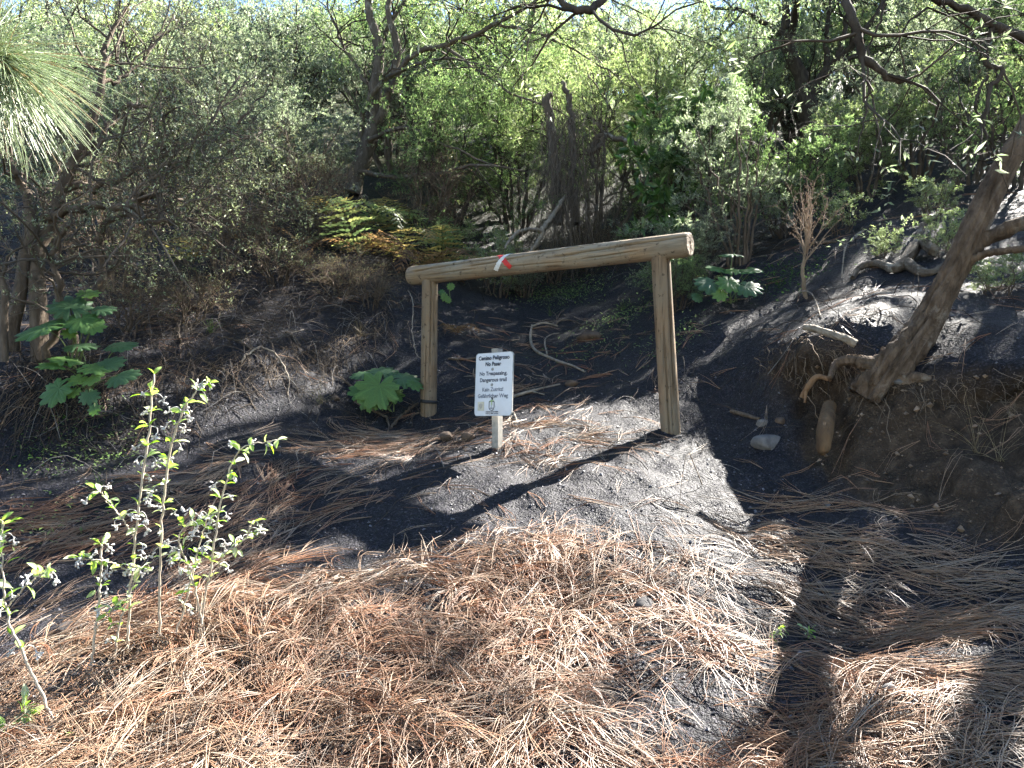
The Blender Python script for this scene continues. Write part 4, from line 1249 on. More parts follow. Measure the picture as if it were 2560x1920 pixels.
# ---------------------------------------------------------------- the big tangled shrub on the left
BARKY = bark_mat('brown_grey_bark', (.05, .037, .027), (.15, .115, .085), 24)
left_limbs = [
    WL((100, 905, 4.25, .045), (95, 700, 4.3, .042), (120, 560, 4.35, .040), (165, 455, 4.4, .034), (185, 390, 4.4, .030), (245, 270, 4.45, .024), (262, 170, 4.5, .020), (270, 120, 4.5, .016), (322, 10, 4.6, .010)),
    WL((30, 880, 4.2, .040), (50, 700, 4.25, .036), (90, 550, 4.3, .034), (60, 470, 4.3, .026), (30, 420, 4.2, .02), (0, 330, 4.2, .014)),
    WL((110, 545, 4.33, .026), (170, 522, 4.25, .024), (260, 514, 4.2, .022), (330, 522, 4.2, .020), (385, 548, 4.2, .015), (470, 552, 4.3, .008)),
    WL((160, 470, 4.4, .026), (230, 470, 4.35, .022), (290, 450, 4.4, .020), (350, 405, 4.5, .017), (430, 377, 4.6, .014), (510, 335, 4.7, .012), (550, 262, 4.8, .008), (600, 190, 4.9, .005)),
    WL((200, 380, 4.4, .022), (250, 345, 4.5, .018), (290, 280, 4.6, .014), (340, 265, 4.6, .012), (400, 282, 4.5, .009), (450, 270, 4.5, .005)),
    WL((260, 700, 4.6, .020), (255, 580, 4.55, .020), (300, 545, 4.5, .018), (360, 500, 4.5, .015), (430, 478, 4.6, .010), (500, 480, 4.7, .006)),
    WL((255, 205, 4.5, .014), (300, 200, 4.6, .012), (330, 170, 4.7, .010), (395, 95, 4.8, .007), (425, 0, 4.9, .004)),
    WL((170, 900, 4.5, .030), (200, 780, 4.6, .026), (300, 640, 4.8, .020), (400, 560, 5.0, .014), (500, 510, 5.1, .008), (590, 450, 5.2, .004)),
    WL((120, 905, 4.2, .022), (150, 760, 4.15, .02), (130, 640, 4.1, .016), (180, 560, 4.0, .010)),
    WL((10, 905, 4.0, .022), (0, 700, 4.0, .02), (-60, 560, 4.1, .018), (-80, 300, 4.3, .012), (-40, 80, 4.4, .006)),
    WL((330, 520, 4.9, .014), (460, 410, 5.1, .012), (560, 330, 5.3, .010), (630, 270, 5.4, .006), (680, 200, 5.5, .004)),
    WL((420, 560, 5.0, .012), (540, 545, 5.1, .010), (620, 530, 5.2, .007), (700, 515, 5.3, .004)),
]
plant_tree('tangled_shrub', 'huge tangled grey shrub with crooked brown stems filling the left side', 'shrub', left_limbs,
           [dict(n=12, length=.75, ang=.85, K=7, wig=.28, up=.08, rmax=.009, S=5, lk=.2), dict(n=6, length=.40, ang=.8, K=6, wig=.3, up=.05, rmax=.0038, S=3), dict(n=4, length=.17, ang=.75, K=4, wig=.3, rmax=.0020, S=3)],
           [dict(n=6, L=.023, Wd=.008, cols=OLIVE), dict(n=2, L=.022, Wd=.008, cols=PALE, frac=.5)], BARKY, 3, S0=9, twigc=TWIGG, jit0=.012, cull=False)

# ---------------------------------------------------------------- the forked tree behind the ferns
c_limbs = [
    WL((880, 480, 9.2, .115), (905, 400, 9.2, .10), (930, 330, 9.2, .105), (940, 260, 9.2, .085), (943, 180, 9.2, .075), (945, 100, 9.2, .06), (925, 30, 9.2, .05), (915, -120, 9.3, .04), (930, -350, 9.4, .02)),
    WL((925, 335, 9.2, .08), (960, 270, 9.15, .06), (985, 180, 9.1, .052), (990, 100, 9.1, .045), (970, 20, 9.1, .035), (1010, -130, 9.1, .022), (1050, -300, 9.1, .01)),
    WL((975, 230, 9.1, .04), (1015, 150, 9.0, .036), (1060, 125, 8.9, .034), (1110, 115, 8.8, .032), (1150, 95, 8.7, .032), (1185, 85, 8.6, .028), (1240, 60, 8.5, .024), (1320, 15, 8.4, .016), (1420, -60, 8.3, .008)),
    WL((910, 390, 9.2, .05), (900, 300, 9.1, .036), (930, 235, 9.0, .032), (985, 190, 8.9, .026), (1070, 150, 8.7, .02), (1150, 150, 8.5, .012), (1250, 170, 8.3, .006)),
    WL((950, 250, 9.2, .03), (900, 180, 9.3, .024), (860, 120, 9.4, .018), (830, 40, 9.5, .012), (800, -80, 9.6, .006)),
    WL((900, 430, 9.0, .034), (960, 440, 8.7, .03), (1040, 440, 8.4, .024), (1130, 425, 8.2, .018), (1200, 410, 8.0, .012), (1320, 430, 7.8, .006)),
    WL((920, 350, 9.1, .03), (1010, 320, 8.8, .022), (1080, 350, 8.5, .016), (1180, 390, 8.2, .010), (1260, 420, 8.0, .006)),
    WL((1110, 115, 8.8, .02), (1200, 180, 8.6, .016), (1290, 240, 8.4, .012), (1400, 280, 8.2, .008), (1500, 330, 8.1, .004)),
    WL((1240, 60, 8.5, .018), (1360, 90, 8.5, .014), (1480, 150, 8.5, .010), (1580, 220, 8.5, .006)),
    WL((1320, 15, 8.4, .012), (1460, -20, 8.4, .012), (1600, 30, 8.5, .009), (1700, 110, 8.6, .005)),
    WL((935, 160, 9.3, .03), (1000, 20, 9.6, .024), (1120, -100, 9.8, .018), (1280, -220, 10., .01)),
    # unseen high limbs above the frame, added to shade the left bank
    [(-1.75, 9.35, 6.4, .04), (-.8, 9.3, 7.1, .034), (.4, 9.1, 7.3, .026), (1.5, 8.9, 7.2, .016), (2.4, 8.7, 6.9, .008)],
    [(-.8, 9.3, 7.1, .026), (0, 8.6, 7.3, .022), (.8, 8.0, 7.2, .016), (1.4, 7.5, 6.9, .008)],
    [(.4, 9.1, 7.3, .02), (1.0, 9.8, 7.6, .016), (1.9, 9.9, 7.6, .010), (2.6, 9.7, 7.4, .006)],
    [(-1.75, 9.35, 6.8, .03), (-1.5, 8.6, 7.3, .024), (-.8, 7.9, 7.3, .016), (-.2, 7.3, 7.0, .008)],
]
plant_tree('forked_tree', 'forked tree with drooping lacy green branches rising behind the ferns', 'tree', c_limbs,
           [dict(n=9, length=1.15, ang=.8, K=8, wig=.22, up=.0, grav=.05, rmax=.012, S=5, lk=.2), dict(n=7, length=.55, ang=.7, K=6, wig=.25, grav=.08, rmax=.005, S=3), dict(n=4, length=.26, ang=.6, K=4, wig=.2, grav=.05, rmax=.0025, S=3)],
           [dict(n=13, L=.036, Wd=.0085, cols=FRESH), dict(n=4, L=.036, Wd=.0085, cols=YELLOWG, frac=.6), dict(n=14, L=.06, Wd=.024, cols=FRESH, crown=True)], M_BARK_GREY, 5, cull=True, S0=12, jit0=.012)

# ---------------------------------------------------------------- dark-trunked tree on the right
e_limbs = [
    WL((2035, 390, 10.0, .14), (2028, 320, 10., .125), (2018, 260, 10., .12), (2005, 200, 10., .09), (1985, 150, 10., .08), (1965, 100, 10., .075), (1965, 30, 10., .05), (1960, -150, 10.1, .03), (1950, -350, 10.2, .015)),
    WL((2020, 255, 10., .09), (2060, 185, 9.9, .07), (2090, 155, 9.8, .06), (2120, 125, 9.7, .05), (2150, 90, 9.6, .04), (2200, 20, 9.5, .03), (2260, -120, 9.4, .015)),
    WL((1980, 140, 10., .05), (1945, 80, 9.9, .04), (1925, 62, 9.8, .036), (1860, 25, 9.6, .026), (1790, 20, 9.5, .016), (1700, -20, 9.4, .008)),
    WL((2070, 175, 9.9, .04), (2065, 100, 9.9, .034), (2075, 20, 9.9, .024), (2090, -120, 9.9, .012)),
    WL((2095, 150, 9.8, .04), (2110, 80, 9.8, .034), (2125, 10, 9.8, .026), (2180, -160, 9.8, .012)),
    WL((1990, 170, 10., .04), (1975, 60, 10.2, .03), (2010, -60, 10.4, .02), (2050, -250, 10.5, .01)),
    WL((2060, 190, 9.8, .03), (2130, 145, 9.5, .024), (2210, 150, 9.2, .016), (2290, 190, 9.0, .01), (2350, 250, 8.9, .005)),
    WL((1860, 25, 9.6, .018), (1800, 90, 9.4, .014), (1740, 160, 9.2, .009), (1700, 230, 9.1, .005)),
    # unseen limbs over the path, added above the frame to shade the left gully
    [(3.75, 10.0, 6.2, .05), (3.6, 9.2, 6.6, .042), (3.3, 8.2, 6.6, .034), (2.9, 7.2, 6.4, .024), (2.4, 6.4, 6.2, .012)],
    [(3.6, 9.2, 6.6, .034), (2.9, 8.5, 6.8, .03), (2.2, 7.8, 6.7, .022), (1.5, 7.2, 6.4, .012)],
    [(3.3, 8.2, 6.6, .03), (3.8, 7.5, 6.5, .024), (4.1, 6.8, 6.3, .018), (4.2, 6.0, 6.0, .010)],
    [(2.9, 7.2, 6.4, .02), (3.4, 6.6, 6.3, .016), (3.5, 5.9, 6.0, .010)],
    [(2.9, 8.5, 6.8, .024), (2.5, 9.2, 6.9, .02), (1.8, 9.4, 6.8, .016), (1.0, 9.0, 6.6, .010)],
    [(3.3, 8.2, 6.6, .02), (2.7, 7.6, 7.0, .018), (2.0, 6.9, 7.0, .014), (1.3, 6.2, 6.7, .008)],
    [(3.6, 9.2, 6.6, .024), (4.0, 8.4, 7.0, .02), (3.6, 7.6, 7.1, .016), (3.2, 6.8, 6.9, .010)],
    [(2.9, 7.2, 6.4, .018), (2.3, 7.0, 5.9, .014), (1.6, 7.4, 5.8, .010), (1.0, 7.9, 5.9, .006)],
    [(3.2, 8.0, 6.5, .02), (3.0, 7.8, 5.9, .016), (2.9, 7.0, 5.6, .012), (2.6, 6.4, 5.4, .006)],
    [(3.0, 7.4, 6.5, .02), (2.6, 7.6, 6.0, .016), (2.0, 7.0, 5.8, .012), (1.8, 6.3, 5.6, .008)],
]
plant_tree('dark_trunk_tree', 'tree with a short black trunk and upswept limbs on the right slope', 'tree', e_limbs,
           [dict(n=9, length=1.2, ang=.8, K=8, wig=.22, grav=.03, rmax=.013, S=5, lk=.2), dict(n=6, length=.6, ang=.7, K=6, wig=.25, grav=.05, rmax=.0055, S=3), dict(n=4, length=.28, ang=.6, K=4, wig=.2, rmax=.0028, S=3)],
           [dict(n=10, L=.042, Wd=.0105, cols=GREYGREEN), dict(n=3, L=.04, Wd=.010, cols=YELLOWG, frac=.6), dict(n=14, L=.06, Wd=.024, cols=GREYGREEN, crown=True)], M_BARK_DARK, 6, cull=True, S0=12)

# ---------------------------------------------------------------- the leaning tree on the right bank, with its crown above the frame
lean_limbs = [
    WL((2165, 1000, 3.46, 0.1008), (2215, 935, 3.44, 0.0874), (2262, 880, 3.45, 0.0739), (2310, 815, 3.48, 0.0630), (2350, 740, 3.5, 0.0588), (2395, 660, 3.5, 0.0563), (2440, 560, 3.5, 0.0538), (2500, 440, 3.52, 0.0504), (2560, 335, 3.55, 0.0470), (2680, 120, 3.7, 0.0420), (2760, -120, 3.9, 0.0353), (2800, -420, 4.2, 0.0252)),
    WL((2425, 622, 3.5, .045), (2460, 600, 3.48, .036), (2505, 580, 3.45, .034), (2570, 552, 3.4, .032), (2700, 500, 3.3, .026), (2850, 420, 3.2, .016)),
    WL((2405, 672, 3.5, .024), (2440, 645, 3.45, .018), (2480, 632, 3.4, .017), (2570, 622, 3.3, .016), (2700, 600, 3.2, .010)),
    # limbs that come back into the frame from above
    WL((2700, 60, 3.75, .034), (2560, -160, 3.2, .028), (2300, -230, 2.7, .022), (2130, -120, 2.3, .017), (2108, -20, 2.15, .0125), (2128, 40, 2.12, .0120), (2148, 90, 2.1, .0115), (2152, 130, 2.1, .0125), (2170, 158, 2.1, .0115), (2198, 180, 2.1, .0095), (2225, 198, 2.1, .0085), (2252, 207, 2.1, .0065)),
    WL((2300, -230, 2.7, .018), (2000, -300, 2.5, .016), (1700, -200, 2.4, .014), (1540, -60, 2.3, .0130), (1505, 2, 2.28, .0125), (1475, 24, 2.26, .012), (1440, 26, 2.25, .0115), (1412, 12, 2.25, .010), (1385, -20, 2.25, .008)),
    WL((2720, 180, 3.65, .03), (2620, 120, 3.2, .022), (2560, 95, 3.0, .018), (2490, 62, 2.95, .0165), (2420, 28, 2.9, .015), (2330, -5, 2.85, .012), (2200, -60, 2.8, .008)),
    WL((2482, 65, 2.95, .012), (2475, 100, 2.95, .011), (2462, 150, 2.95, .010), (2475, 165, 2.95, .010), (2508, 172, 2.95, .0095), (2500, 195, 2.95, .009), (2478, 215, 2.95, .0085), (2470, 260, 2.95, .0075), (2462, 320, 2.95, .006), (2472, 390, 2.95, .004)),
    WL((2470, 190, 2.95, .006), (2445, 230, 2.95, .006), (2440, 270, 2.95, .005), (2455, 300, 2.95, .004), (2430, 340, 2.9, .003), (2370, 380, 2.85, .002)),
    WL((2215, 10, 2.8, .005), (2190, 80, 2.8, .0045), (2170, 130, 2.8, .004), (2172, 220, 2.8, .0035), (2155, 320, 2.8, .003), (2140, 400, 2.8, .002)),
    WL((2172, 200, 2.8, .004), (2185, 270, 2.8, .0035), (2200, 350, 2.8, .003), (2195, 400, 2.8, .002)),
    WL((2740, -40, 3.8, .034), (2900, -250, 4.4, .03), (3050, -380, 5.2, .022), (3150, -450, 6.0, .012)),
    WL((2700, 80, 3.7, .03), (2900, -60, 3.9, .026), (3200, -150, 4.2, .018), (3500, -200, 4.5, .010)),
]
def furrow_trunk(limb, K, S, seed, name, mat, root, amp=1.0):
    rg = rng_(seed)
    L = smooth_line(limb, K)
    P = L[None, :, :3]; R = L[None, :, 3]
    mb = MB(); V = tubes(mb, P, R, S, cap=True)[0]
    C = L[:, None, :3]
    dv = V - C; d = norm(dv)
    a = np.arange(S) / S * TWOPI
    s = np.linspace(0, 1, K)[:, None] * 3.0
    tw = a[None] * 1.0 + s * .35
    n = vnoise(np.cos(tw) * 3.2 + 10, np.sin(tw) * 3.2 + s * 2.2, seed) - .5
    ridg = -np.abs(vnoise(np.cos(tw) * 6 + 5, np.sin(tw) * 6 + s * 3.5, seed + 1) - .5) * 2
    k = sstep(1.0, .15, np.linspace(0, 1, K))[:, None]
    fin_ = -np.abs(vnoise(np.cos(tw) * 13 + 5, np.sin(tw) * 13 + s * 9, seed + 2) - .5) * 2
    disp = (.34 * n + .42 * ridg + .16 * fin_ + .17) * ((k * .8 + .22) if amp == 1.0 else amp * .35)
    V2 = C + dv * (1 + disp)[..., None]
    nverts = V2.reshape(-1, 3).astype(np.float32)
    mb.v[0] = nverts
    return mb.build(name, mat, root, smooth=True)
lean = plant_tree('leaning_tree', 'leaning tree with furrowed brown bark rooted on the eroded right bank', 'tree', lean_limbs,
                  [dict(n=6, length=.6, ang=.8, K=7, wig=.25, grav=.02, rmax=.006, S=4, tmin=.45, lk=.3), dict(n=5, length=.4, ang=.75, K=6, wig=.28, grav=.05, rmax=.0035, S=3), dict(n=3, length=.18, ang=.6, K=4, wig=.2, rmax=.0022, S=3)],
                  [dict(n=6, L=.030, Wd=.0085, cols=GREYGREEN, frac=.3), dict(n=2, L=.03, Wd=.009, cols=YELLOWG, frac=.2)], M_BARK_BROWN, 7, cull=True, limbbark=M_BARK_DARK, K0=26, S0=12, jit0=.003)  # backlit silhouette put into the colour: hanging limbs get darker bark
# replace the smooth trunk with the furrowed one
_old = [o for o in lean.children if o.name.startswith('trunk')][0]
bpy.data.objects.remove(_old)
furrow_trunk(lean_limbs[0], 150, 64, 4, 'trunk', M_BARK_BROWN, lean)
for i, ln in enumerate([WL((2235, 925, 3.46, .06), (2175, 912, 3.47, .034), (2125, 900, 3.52, .026), (2090, 912, 3.57, .02), (2075, 945, 3.52, .012)),
                        WL((2235, 930, 3.44, .06), (2265, 950, 3.38, .034), (2295, 945, 3.34, .026), (2335, 950, 3.32, .012)),
                        WL((2215, 935, 3.44, .05), (2190, 955, 3.40, .03), (2160, 953, 3.43, .02), (2130, 965, 3.43, .012))]):
    furrow_trunk(ln, 40, 24, 20 + i, 'root', M_BARK_BROWN, lean)

# ---------------------------------------------------------------- unseen trees added beyond the right edge so their crowns shade the slope
def shade_tree(label, loc, h, rad, seed, leafn=9, pal=GREYGREEN, L=.055, Wd=.02, n2=8):
    rg = rng_(seed)
    g = onground(*loc)
    limbs = [[(0, 0, -.1, .11), (.05, .03, h * .3, .09), (-.05, .05, h * .6, .06), (0, 0, h * .97, .02)]]
    for i in range(9):
        a = i * 2.4 + rg.uniform(-.3, .3); z = h * rg.uniform(.28, .7); e = rad * rg.uniform(.7, 1.1)
        limbs.append([(0, 0, z, .045), (math.cos(a) * e * .5, math.sin(a) * e * .5, z + h * .16, .03), (math.cos(a) * e, math.sin(a) * e, z + h * rg.uniform(.12, .35), .012)])
    limbs = off(limbs, g)
    limbs = [limbs[0]] + [l for l in limbs[1:] if not in_gap(np.array([l[1][:3], l[2][:3]])).any()]  # drop limbs that would shade the chosen sunlit patches
    return plant_tree('unseen_scrub_tree', label, 'tree', limbs, [dict(n=9, length=rad * .55, ang=.8, K=6, wig=.25, rmax=.014, S=4, lk=.1), dict(n=n2, length=rad * .3, ang=.8, K=5, wig=.25, rmax=.006, S=3), dict(n=3, length=rad * .13, ang=.7, K=4, wig=.2, rmax=.003, S=3)],
                      [dict(n=leafn, L=L, Wd=Wd, cols=pal)], M_BARK_DARK, seed, group='unseen shade trees beyond the right edge', cull=True)

# ---------------------------------------------------------------- dead wood lying on the right bank
def gnarled(name, label, cat, lines, mat, seed):
    rg = rng_(seed)
    root = None
    for i, ln in enumerate(lines):
        pts = []
        for p in ln:
            w = W(p[0], p[1], p[4]) if len(p) == 5 else hit(p[0], p[1]) + np.array([0, 0, p[2]])
            pts.append((*w, p[3]))
        if root is None: root = thing(name, label, cat, np.array(pts[0][:3]))
        furrow_trunk(pts, 60, 26, seed + i, 'stem' if i == 0 else 'side_branch', mat, root, 2.0)
    return root
gnarled('dead_log', 'twisted dark dead log lying on the right ash bank', 'log', [
    [(2132, 700, 0.0144, 0.0165), (2150, 682, 0.0360, 0.0195), (2190, 672, 0.0360, 0.0240), (2240, 685, 0.0360, 0.0300), (2275, 660, 0.0648, 0.0375), (2300, 640, 0.0936, 0.0375), (2335, 655, 0.0720, 0.0338)],
    [(2265, 672, 0.0432, 0.0338), (2300, 690, 0.0288, 0.0300), (2330, 690, 0.0216, 0.0225), (2370, 672, 0.0360, 0.0150)],
    [(2290, 640, 0.0864, 0.0225), (2310, 612, 0.1440, 0.0165), (2345, 600, 0.1584, 0.0105)]], M_BARK_GREY, 7)
gnarled('broken_branch', 'pale broken branch stub jutting left from the foot of the leaning tree', 'branch', [
    [(2008, 817, 0, 0.0144, 3.72), (2035, 822, 0, 0.0173, 3.7), (2080, 836, 0, 0.0187, 3.66), (2110, 846, 0, 0.0194, 3.62), (2140, 860, 0, 0.0194, 3.6)],
    [(2085, 836, 0, 0.0043, 3.65), (2087, 826, 0, 0.0029, 3.64)]], M_DEAD, 8)

for (lab, loc, h, rad, sd, pal) in (
        ('unseen dense scrub tree standing above the leaning tree beyond the right edge', (4.9, 5.3), 3.4, 1.9, 201, GREYGREEN),
        ('unseen low spreading scrub tree overhanging the cut bank beyond the right edge', (4.1, 3.5), 3.0, 1.6, 202, OLIVE),
        ('unseen tall scrub tree behind the others beyond the upper right corner', (6.3, 7.3), 3.8, 2.1, 203, GREYGREEN),
        ('unseen scrub tree farthest to the right beyond the cut bank', (6.8, 5.2), 3.8, 2.0, 204, OLIVE),
        ('unseen round scrub tree between its neighbours beyond the right edge', (5.9, 6.2), 3.2, 1.6, 205, GREYGREEN)):
    shade_tree(lab, loc, h, rad, sd, pal=pal)

# ---------------------------------------------------------------- kinds of shrub that repeat up the slope
def proto_shrub(name, seed, n, h, spread, r, lv, leaf, bark, twigc=TWIGC, leafmat=None, base=.08):
    rg = rng_(seed)
    return plant_tree(name, 'x', 'shrub', bush_limbs(rg, n, h, spread, r, base), lv, leaf, bark, seed, loc=(0, 0, 0), S0=8, twigc=twigc, leafmat=leafmat, limbnames=['stem'] * n)
LVA = [dict(n=9, length=.55, ang=.75, K=6, wig=.25, up=.1, rmax=.007, S=4, lk=.2), dict(n=6, length=.32, ang=.7, K=5, wig=.28, up=.05, rmax=.0035, S=3), dict(n=4, length=.15, ang=.65, K=4, wig=.25, rmax=.002, S=3)]
LVD = [dict(n=9, length=.55, ang=.75, K=6, wig=.22, grav=.06, rmax=.007, S=4, lk=.2), dict(n=6, length=.36, ang=.6, K=5, wig=.2, grav=.12, rmax=.0035, S=3), dict(n=4, length=.2, ang=.55, K=4, wig=.2, grav=.12, rmax=.002, S=3)]
LVF = [dict(n=8, length=.75, ang=.75, K=5, wig=.25, up=.1, rmax=.01, S=3, lk=.2), dict(n=7, length=.42, ang=.75, K=4, wig=.25, rmax=.005, S=3), dict(n=3, length=.2, ang=.65, K=3, wig=.25, rmax=.003, S=3)]
RUSTY = np.array([(.20, .12, .07), (.16, .10, .06), (.24, .17, .11)])
P_GREY = proto_shrub('grey_shrub', 301, 9, 1.5, .75, .022, LVA, [dict(n=9, L=.030, Wd=.010, cols=GREYGREEN), dict(n=3, L=.028, Wd=.010, cols=PALE, frac=.6)], BARKY, TWIGG)
P_LACY = proto_shrub('lacy_shrub', 302, 9, 1.6, .8, .022, LVD, [dict(n=12, L=.034, Wd=.0078, cols=YELLOWG), dict(n=4, L=.034, Wd=.0078, cols=FRESH, frac=.7)], M_BARK_GREY)
P_GREEN = proto_shrub('green_shrub', 303, 9, 1.5, .75, .022, LVA, [dict(n=11, L=.031, Wd=.0095, cols=FRESH)], M_BARK_DARK)
P_DRY = proto_shrub('dry_shrub', 304, 9, 1.2, .7, .018, LVA, [dict(n=2, L=.026, Wd=.008, cols=OLIVE, frac=.3), dict(n=1, L=.026, Wd=.008, cols=RUSTY, frac=.5)], BARKY, np.array([.12, .088, .062]))
F1 = proto_shrub('far_shrub', 311, 8, 2.0, 1.1, .04, LVF, [dict(n=5, L=.060, Wd=.020, cols=GREYGREEN), dict(n=2, L=.060, Wd=.020, cols=PALE, frac=.6)], M_BARK_DARK)
F2 = proto_shrub('far_shrub', 312, 8, 2.2, 1.1, .04, LVF, [dict(n=6, L=.060, Wd=.020, cols=YELLOWG)], M_BARK_GREY)
F3 = proto_shrub('far_shrub', 313, 8, 1.9, 1.2, .04, LVF, [dict(n=6, L=.060, Wd=.020, cols=FRESH)], M_BARK_DARK)
F4 = proto_shrub('far_shrub', 314, 8, 2.0, 1.0, .04, LVF, [dict(n=5, L=.058, Wd=.02, cols=PALE), dict(n=3, L=.058, Wd=.02, cols=GREYGREEN)], BARKY)
_used = set()
def put(proto, name, label, loc, rz, sc, group=None, cat='shrub', tilt=(0, 0)):
    o = proto if proto.name not in _used else copy_tree(proto)
    if o is proto: _used.add(proto.name)
    o.name = name
    o.location = loc; o.rotation_euler = (tilt[0], tilt[1], rz); o.scale = (sc, sc, sc * 1.0) if np.isscalar(sc) else sc
    o['label'] = label; o['category'] = cat
    if group: o['group'] = group
    return o
def put_px(proto, name, label, px, py, d, rz, sc, group=None, dz=-.05, cat='shrub', tilt=(0, 0)):
    w = W(px, py, d); w = onground(w[0], w[1], dz)
    return put(proto, name, label, w, rz, sc, group, cat, tilt)
GM = 'shrubs behind the barrier'
LVO = [dict(n=7, length=.55, ang=.75, K=6, wig=.25, up=.1, rmax=.007, S=4, lk=.2), dict(n=5, length=.32, ang=.7, K=5, wig=.28, up=.05, rmax=.0035, S=3), dict(n=4, length=.17, ang=.65, K=4, wig=.25, rmax=.002, S=3)]
OWN = {'grey': (GREYGREEN, PALE, BARKY), 'lacy': (YELLOWG, FRESH, M_BARK_GREY), 'green': (FRESH, FRESH, M_BARK_DARK)}
def own(kind, name, label, px, py, d, seed, sc, cat='shrub'):
    """a shrub grown where it stands (its crown cut open to let the sun reach chosen patches)"""
    rg = rng_(seed)
    w = W(px, py, d); w = onground(w[0], w[1], -.05)
    sx, sy, sz = (sc, sc, sc) if np.isscalar(sc) else sc
    lb = [[(p[0] * sx + w[0], p[1] * sy + w[1], p[2] * sz + w[2], p[3] * sx) for p in l] for l in bush_limbs(rg, 9, 1.5, .75, .022)]
    m = (sx + sz) / 2
    lv = [dict(l, length=l['length'] * m) for l in LVO]
    a, b, bk = OWN[kind]
    return plant_tree(name, label, cat, lb, lv, [dict(n=10, L=.030, Wd=.0085, cols=a), dict(n=3, L=.028, Wd=.0085, cols=b, frac=.6)], bk, seed, group=GM, cull=True, S0=8, limbnames=['stem'] * 9, twigc=TWIGG if kind == 'grey' else TWIGC)
put_px(P_GREY, 'grey_shrub', 'grey shrub with white seed heads left of the forked trunk', 640, 560, 7.6, .3, .95, GM)
put_px(P_GREY, 'grey_shrub', 'pale grey shrub leaning against the forked trunk from the left', 735, 520, 8.4, 1.9, .8, GM)
put_px(P_GREY, 'grey_shrub', 'grey shrub in the gap above the left shrub, farther up the slope', 560, 470, 8.8, 3.1, 1.3, GM)
put_px(P_DRY, 'dry_shrub', 'half dead twiggy shrub under the forked tree behind the golden ferns', 1080, 560, 8.2, .7, .95, GM)
put_px(P_GREEN, 'green_shrub', 'dark green shrub in the shade right of the forked trunk', 1120, 520, 9.0, 2.2, 1.1, GM)
put_px(P_LACY, 'lacy_shrub', 'lacy yellow green shrub drooping above the middle of the rail', 1480, 560, 8.9, 1.1, 1.35, GM)
put_px(P_LACY, 'lacy_shrub', 'bright lacy shrub behind the dark glossy bush', 1640, 540, 9.3, 2.6, 1.4, GM)
put_px(P_GREEN, 'green_shrub', 'green shrub high between the forked tree and the dry thicket', 1290, 480, 9.6, 4.0, 1.3, GM)
own('lacy', 'lacy_shrub', 'yellow green shrub in full sun above the right ash slope', 2160, 520, 7.2, 352, .6)
own('green', 'green_shrub', 'fresh green bush right of the upright grey bush', 1960, 560, 6.7, 355, .62)
own('grey', 'grey_shrub', 'silvery sunlit shrub below the hanging dark branch', 2290, 480, 7.6, 353, .95)
own('lacy', 'lacy_shrub', 'sunlit feathery shrub at the top of the right bank', 2420, 500, 6.8, 354, .75)
own('green', 'green_shrub', 'green shrub half hidden behind the leaning trunk', 2520, 520, 6.2, 351, .8)
put_px(P_GREY, 'grey_shrub', 'low silvery bush behind the dark trunk on the right', 2120, 440, 9.0, 5.6, .6, GM)
put_px(P_DRY, 'dry_shrub', 'dry brown twiggy shrub in front of the dark trunk', 2120, 470, 8.3, 2.9, .6, GM)
put_px(P_GREY, 'grey_shrub', 'pale shrub filling the gap left of the dark trunk', 1900, 400, 11.0, .8, 1.2, GM)
put_px(P_LACY, 'lacy_shrub', 'sunny lacy shrub right of the dark trunk', 2260, 420, 10.7, 2.8, 1.1, GM)
put_px(P_GREY, 'grey_shrub', 'silvery shrub high behind the leaning trunk', 2420, 420, 8.8, 1.8, 1.1, GM)
put_px(P_GREEN, 'green_shrub', 'green shrub high at the right edge behind the leaning trunk', 2580, 400, 8.4, 3.8, 1.1, GM)
put_px(P_GREY, 'grey_shrub', 'grey shrub behind the fork of the forked tree', 980, 430, 10.3, 4.8, 1.2, GM)
put_px(P_DRY, 'dry_shrub', 'dead twiggy thicket on the left bank behind the flowering plant', 560, 720, 6.3, 4.4, .65, GM)
put_px(P_DRY, 'dry_shrub', 'brushwood in the shade at the far left under the tangled shrub', 300, 690, 6.0, 5.4, .8, GM)
put_px(P_GREY, 'grey_shrub', 'grey shrub behind the stems of the left tangled shrub', 180, 600, 6.6, .9, 1.2, GM)
put_px(P_DRY, 'dry_shrub', 'bare twiggy shrub below the pale grey shrub', 780, 600, 7.3, 1.1, .75, GM)
own('grey', 'upright_bush', 'upright grey green bush with many thin stems right of the rail end', 1850, 660, 6.1, 356, (.65, .6, .85), cat='bush')
put_px(P_GREEN, 'upright_bush', 'leafy green bush growing through the upright grey bush', 1760, 620, 6.8, 1.3, (.75, .7, .9), GM, cat='bush')
put_px(P_GREY, 'low_bush', 'low soft grey green bush behind the right post', 1690, 700, 6.0, 4.9, (.55, .5, .42), GM, cat='bush')
put_px(P_GREEN, 'low_bush', 'small green bush at the foot of the broad leaved clump on the right', 1690, 760, 5.6, .2, (.32, .32, .28), GM, cat='bush')
put_px(P_GREY, 'low_bush', 'small grey bush in the light under the middle of the rail', 1310, 720, 7.4, .2, (.4, .35, .28), GM, cat='bush')
put_px(P_GREEN, 'low_bush', 'small dark bush behind the left end of the rail', 1120, 640, 7.6, 2.2, (.4, .4, .35), GM, cat='bush')
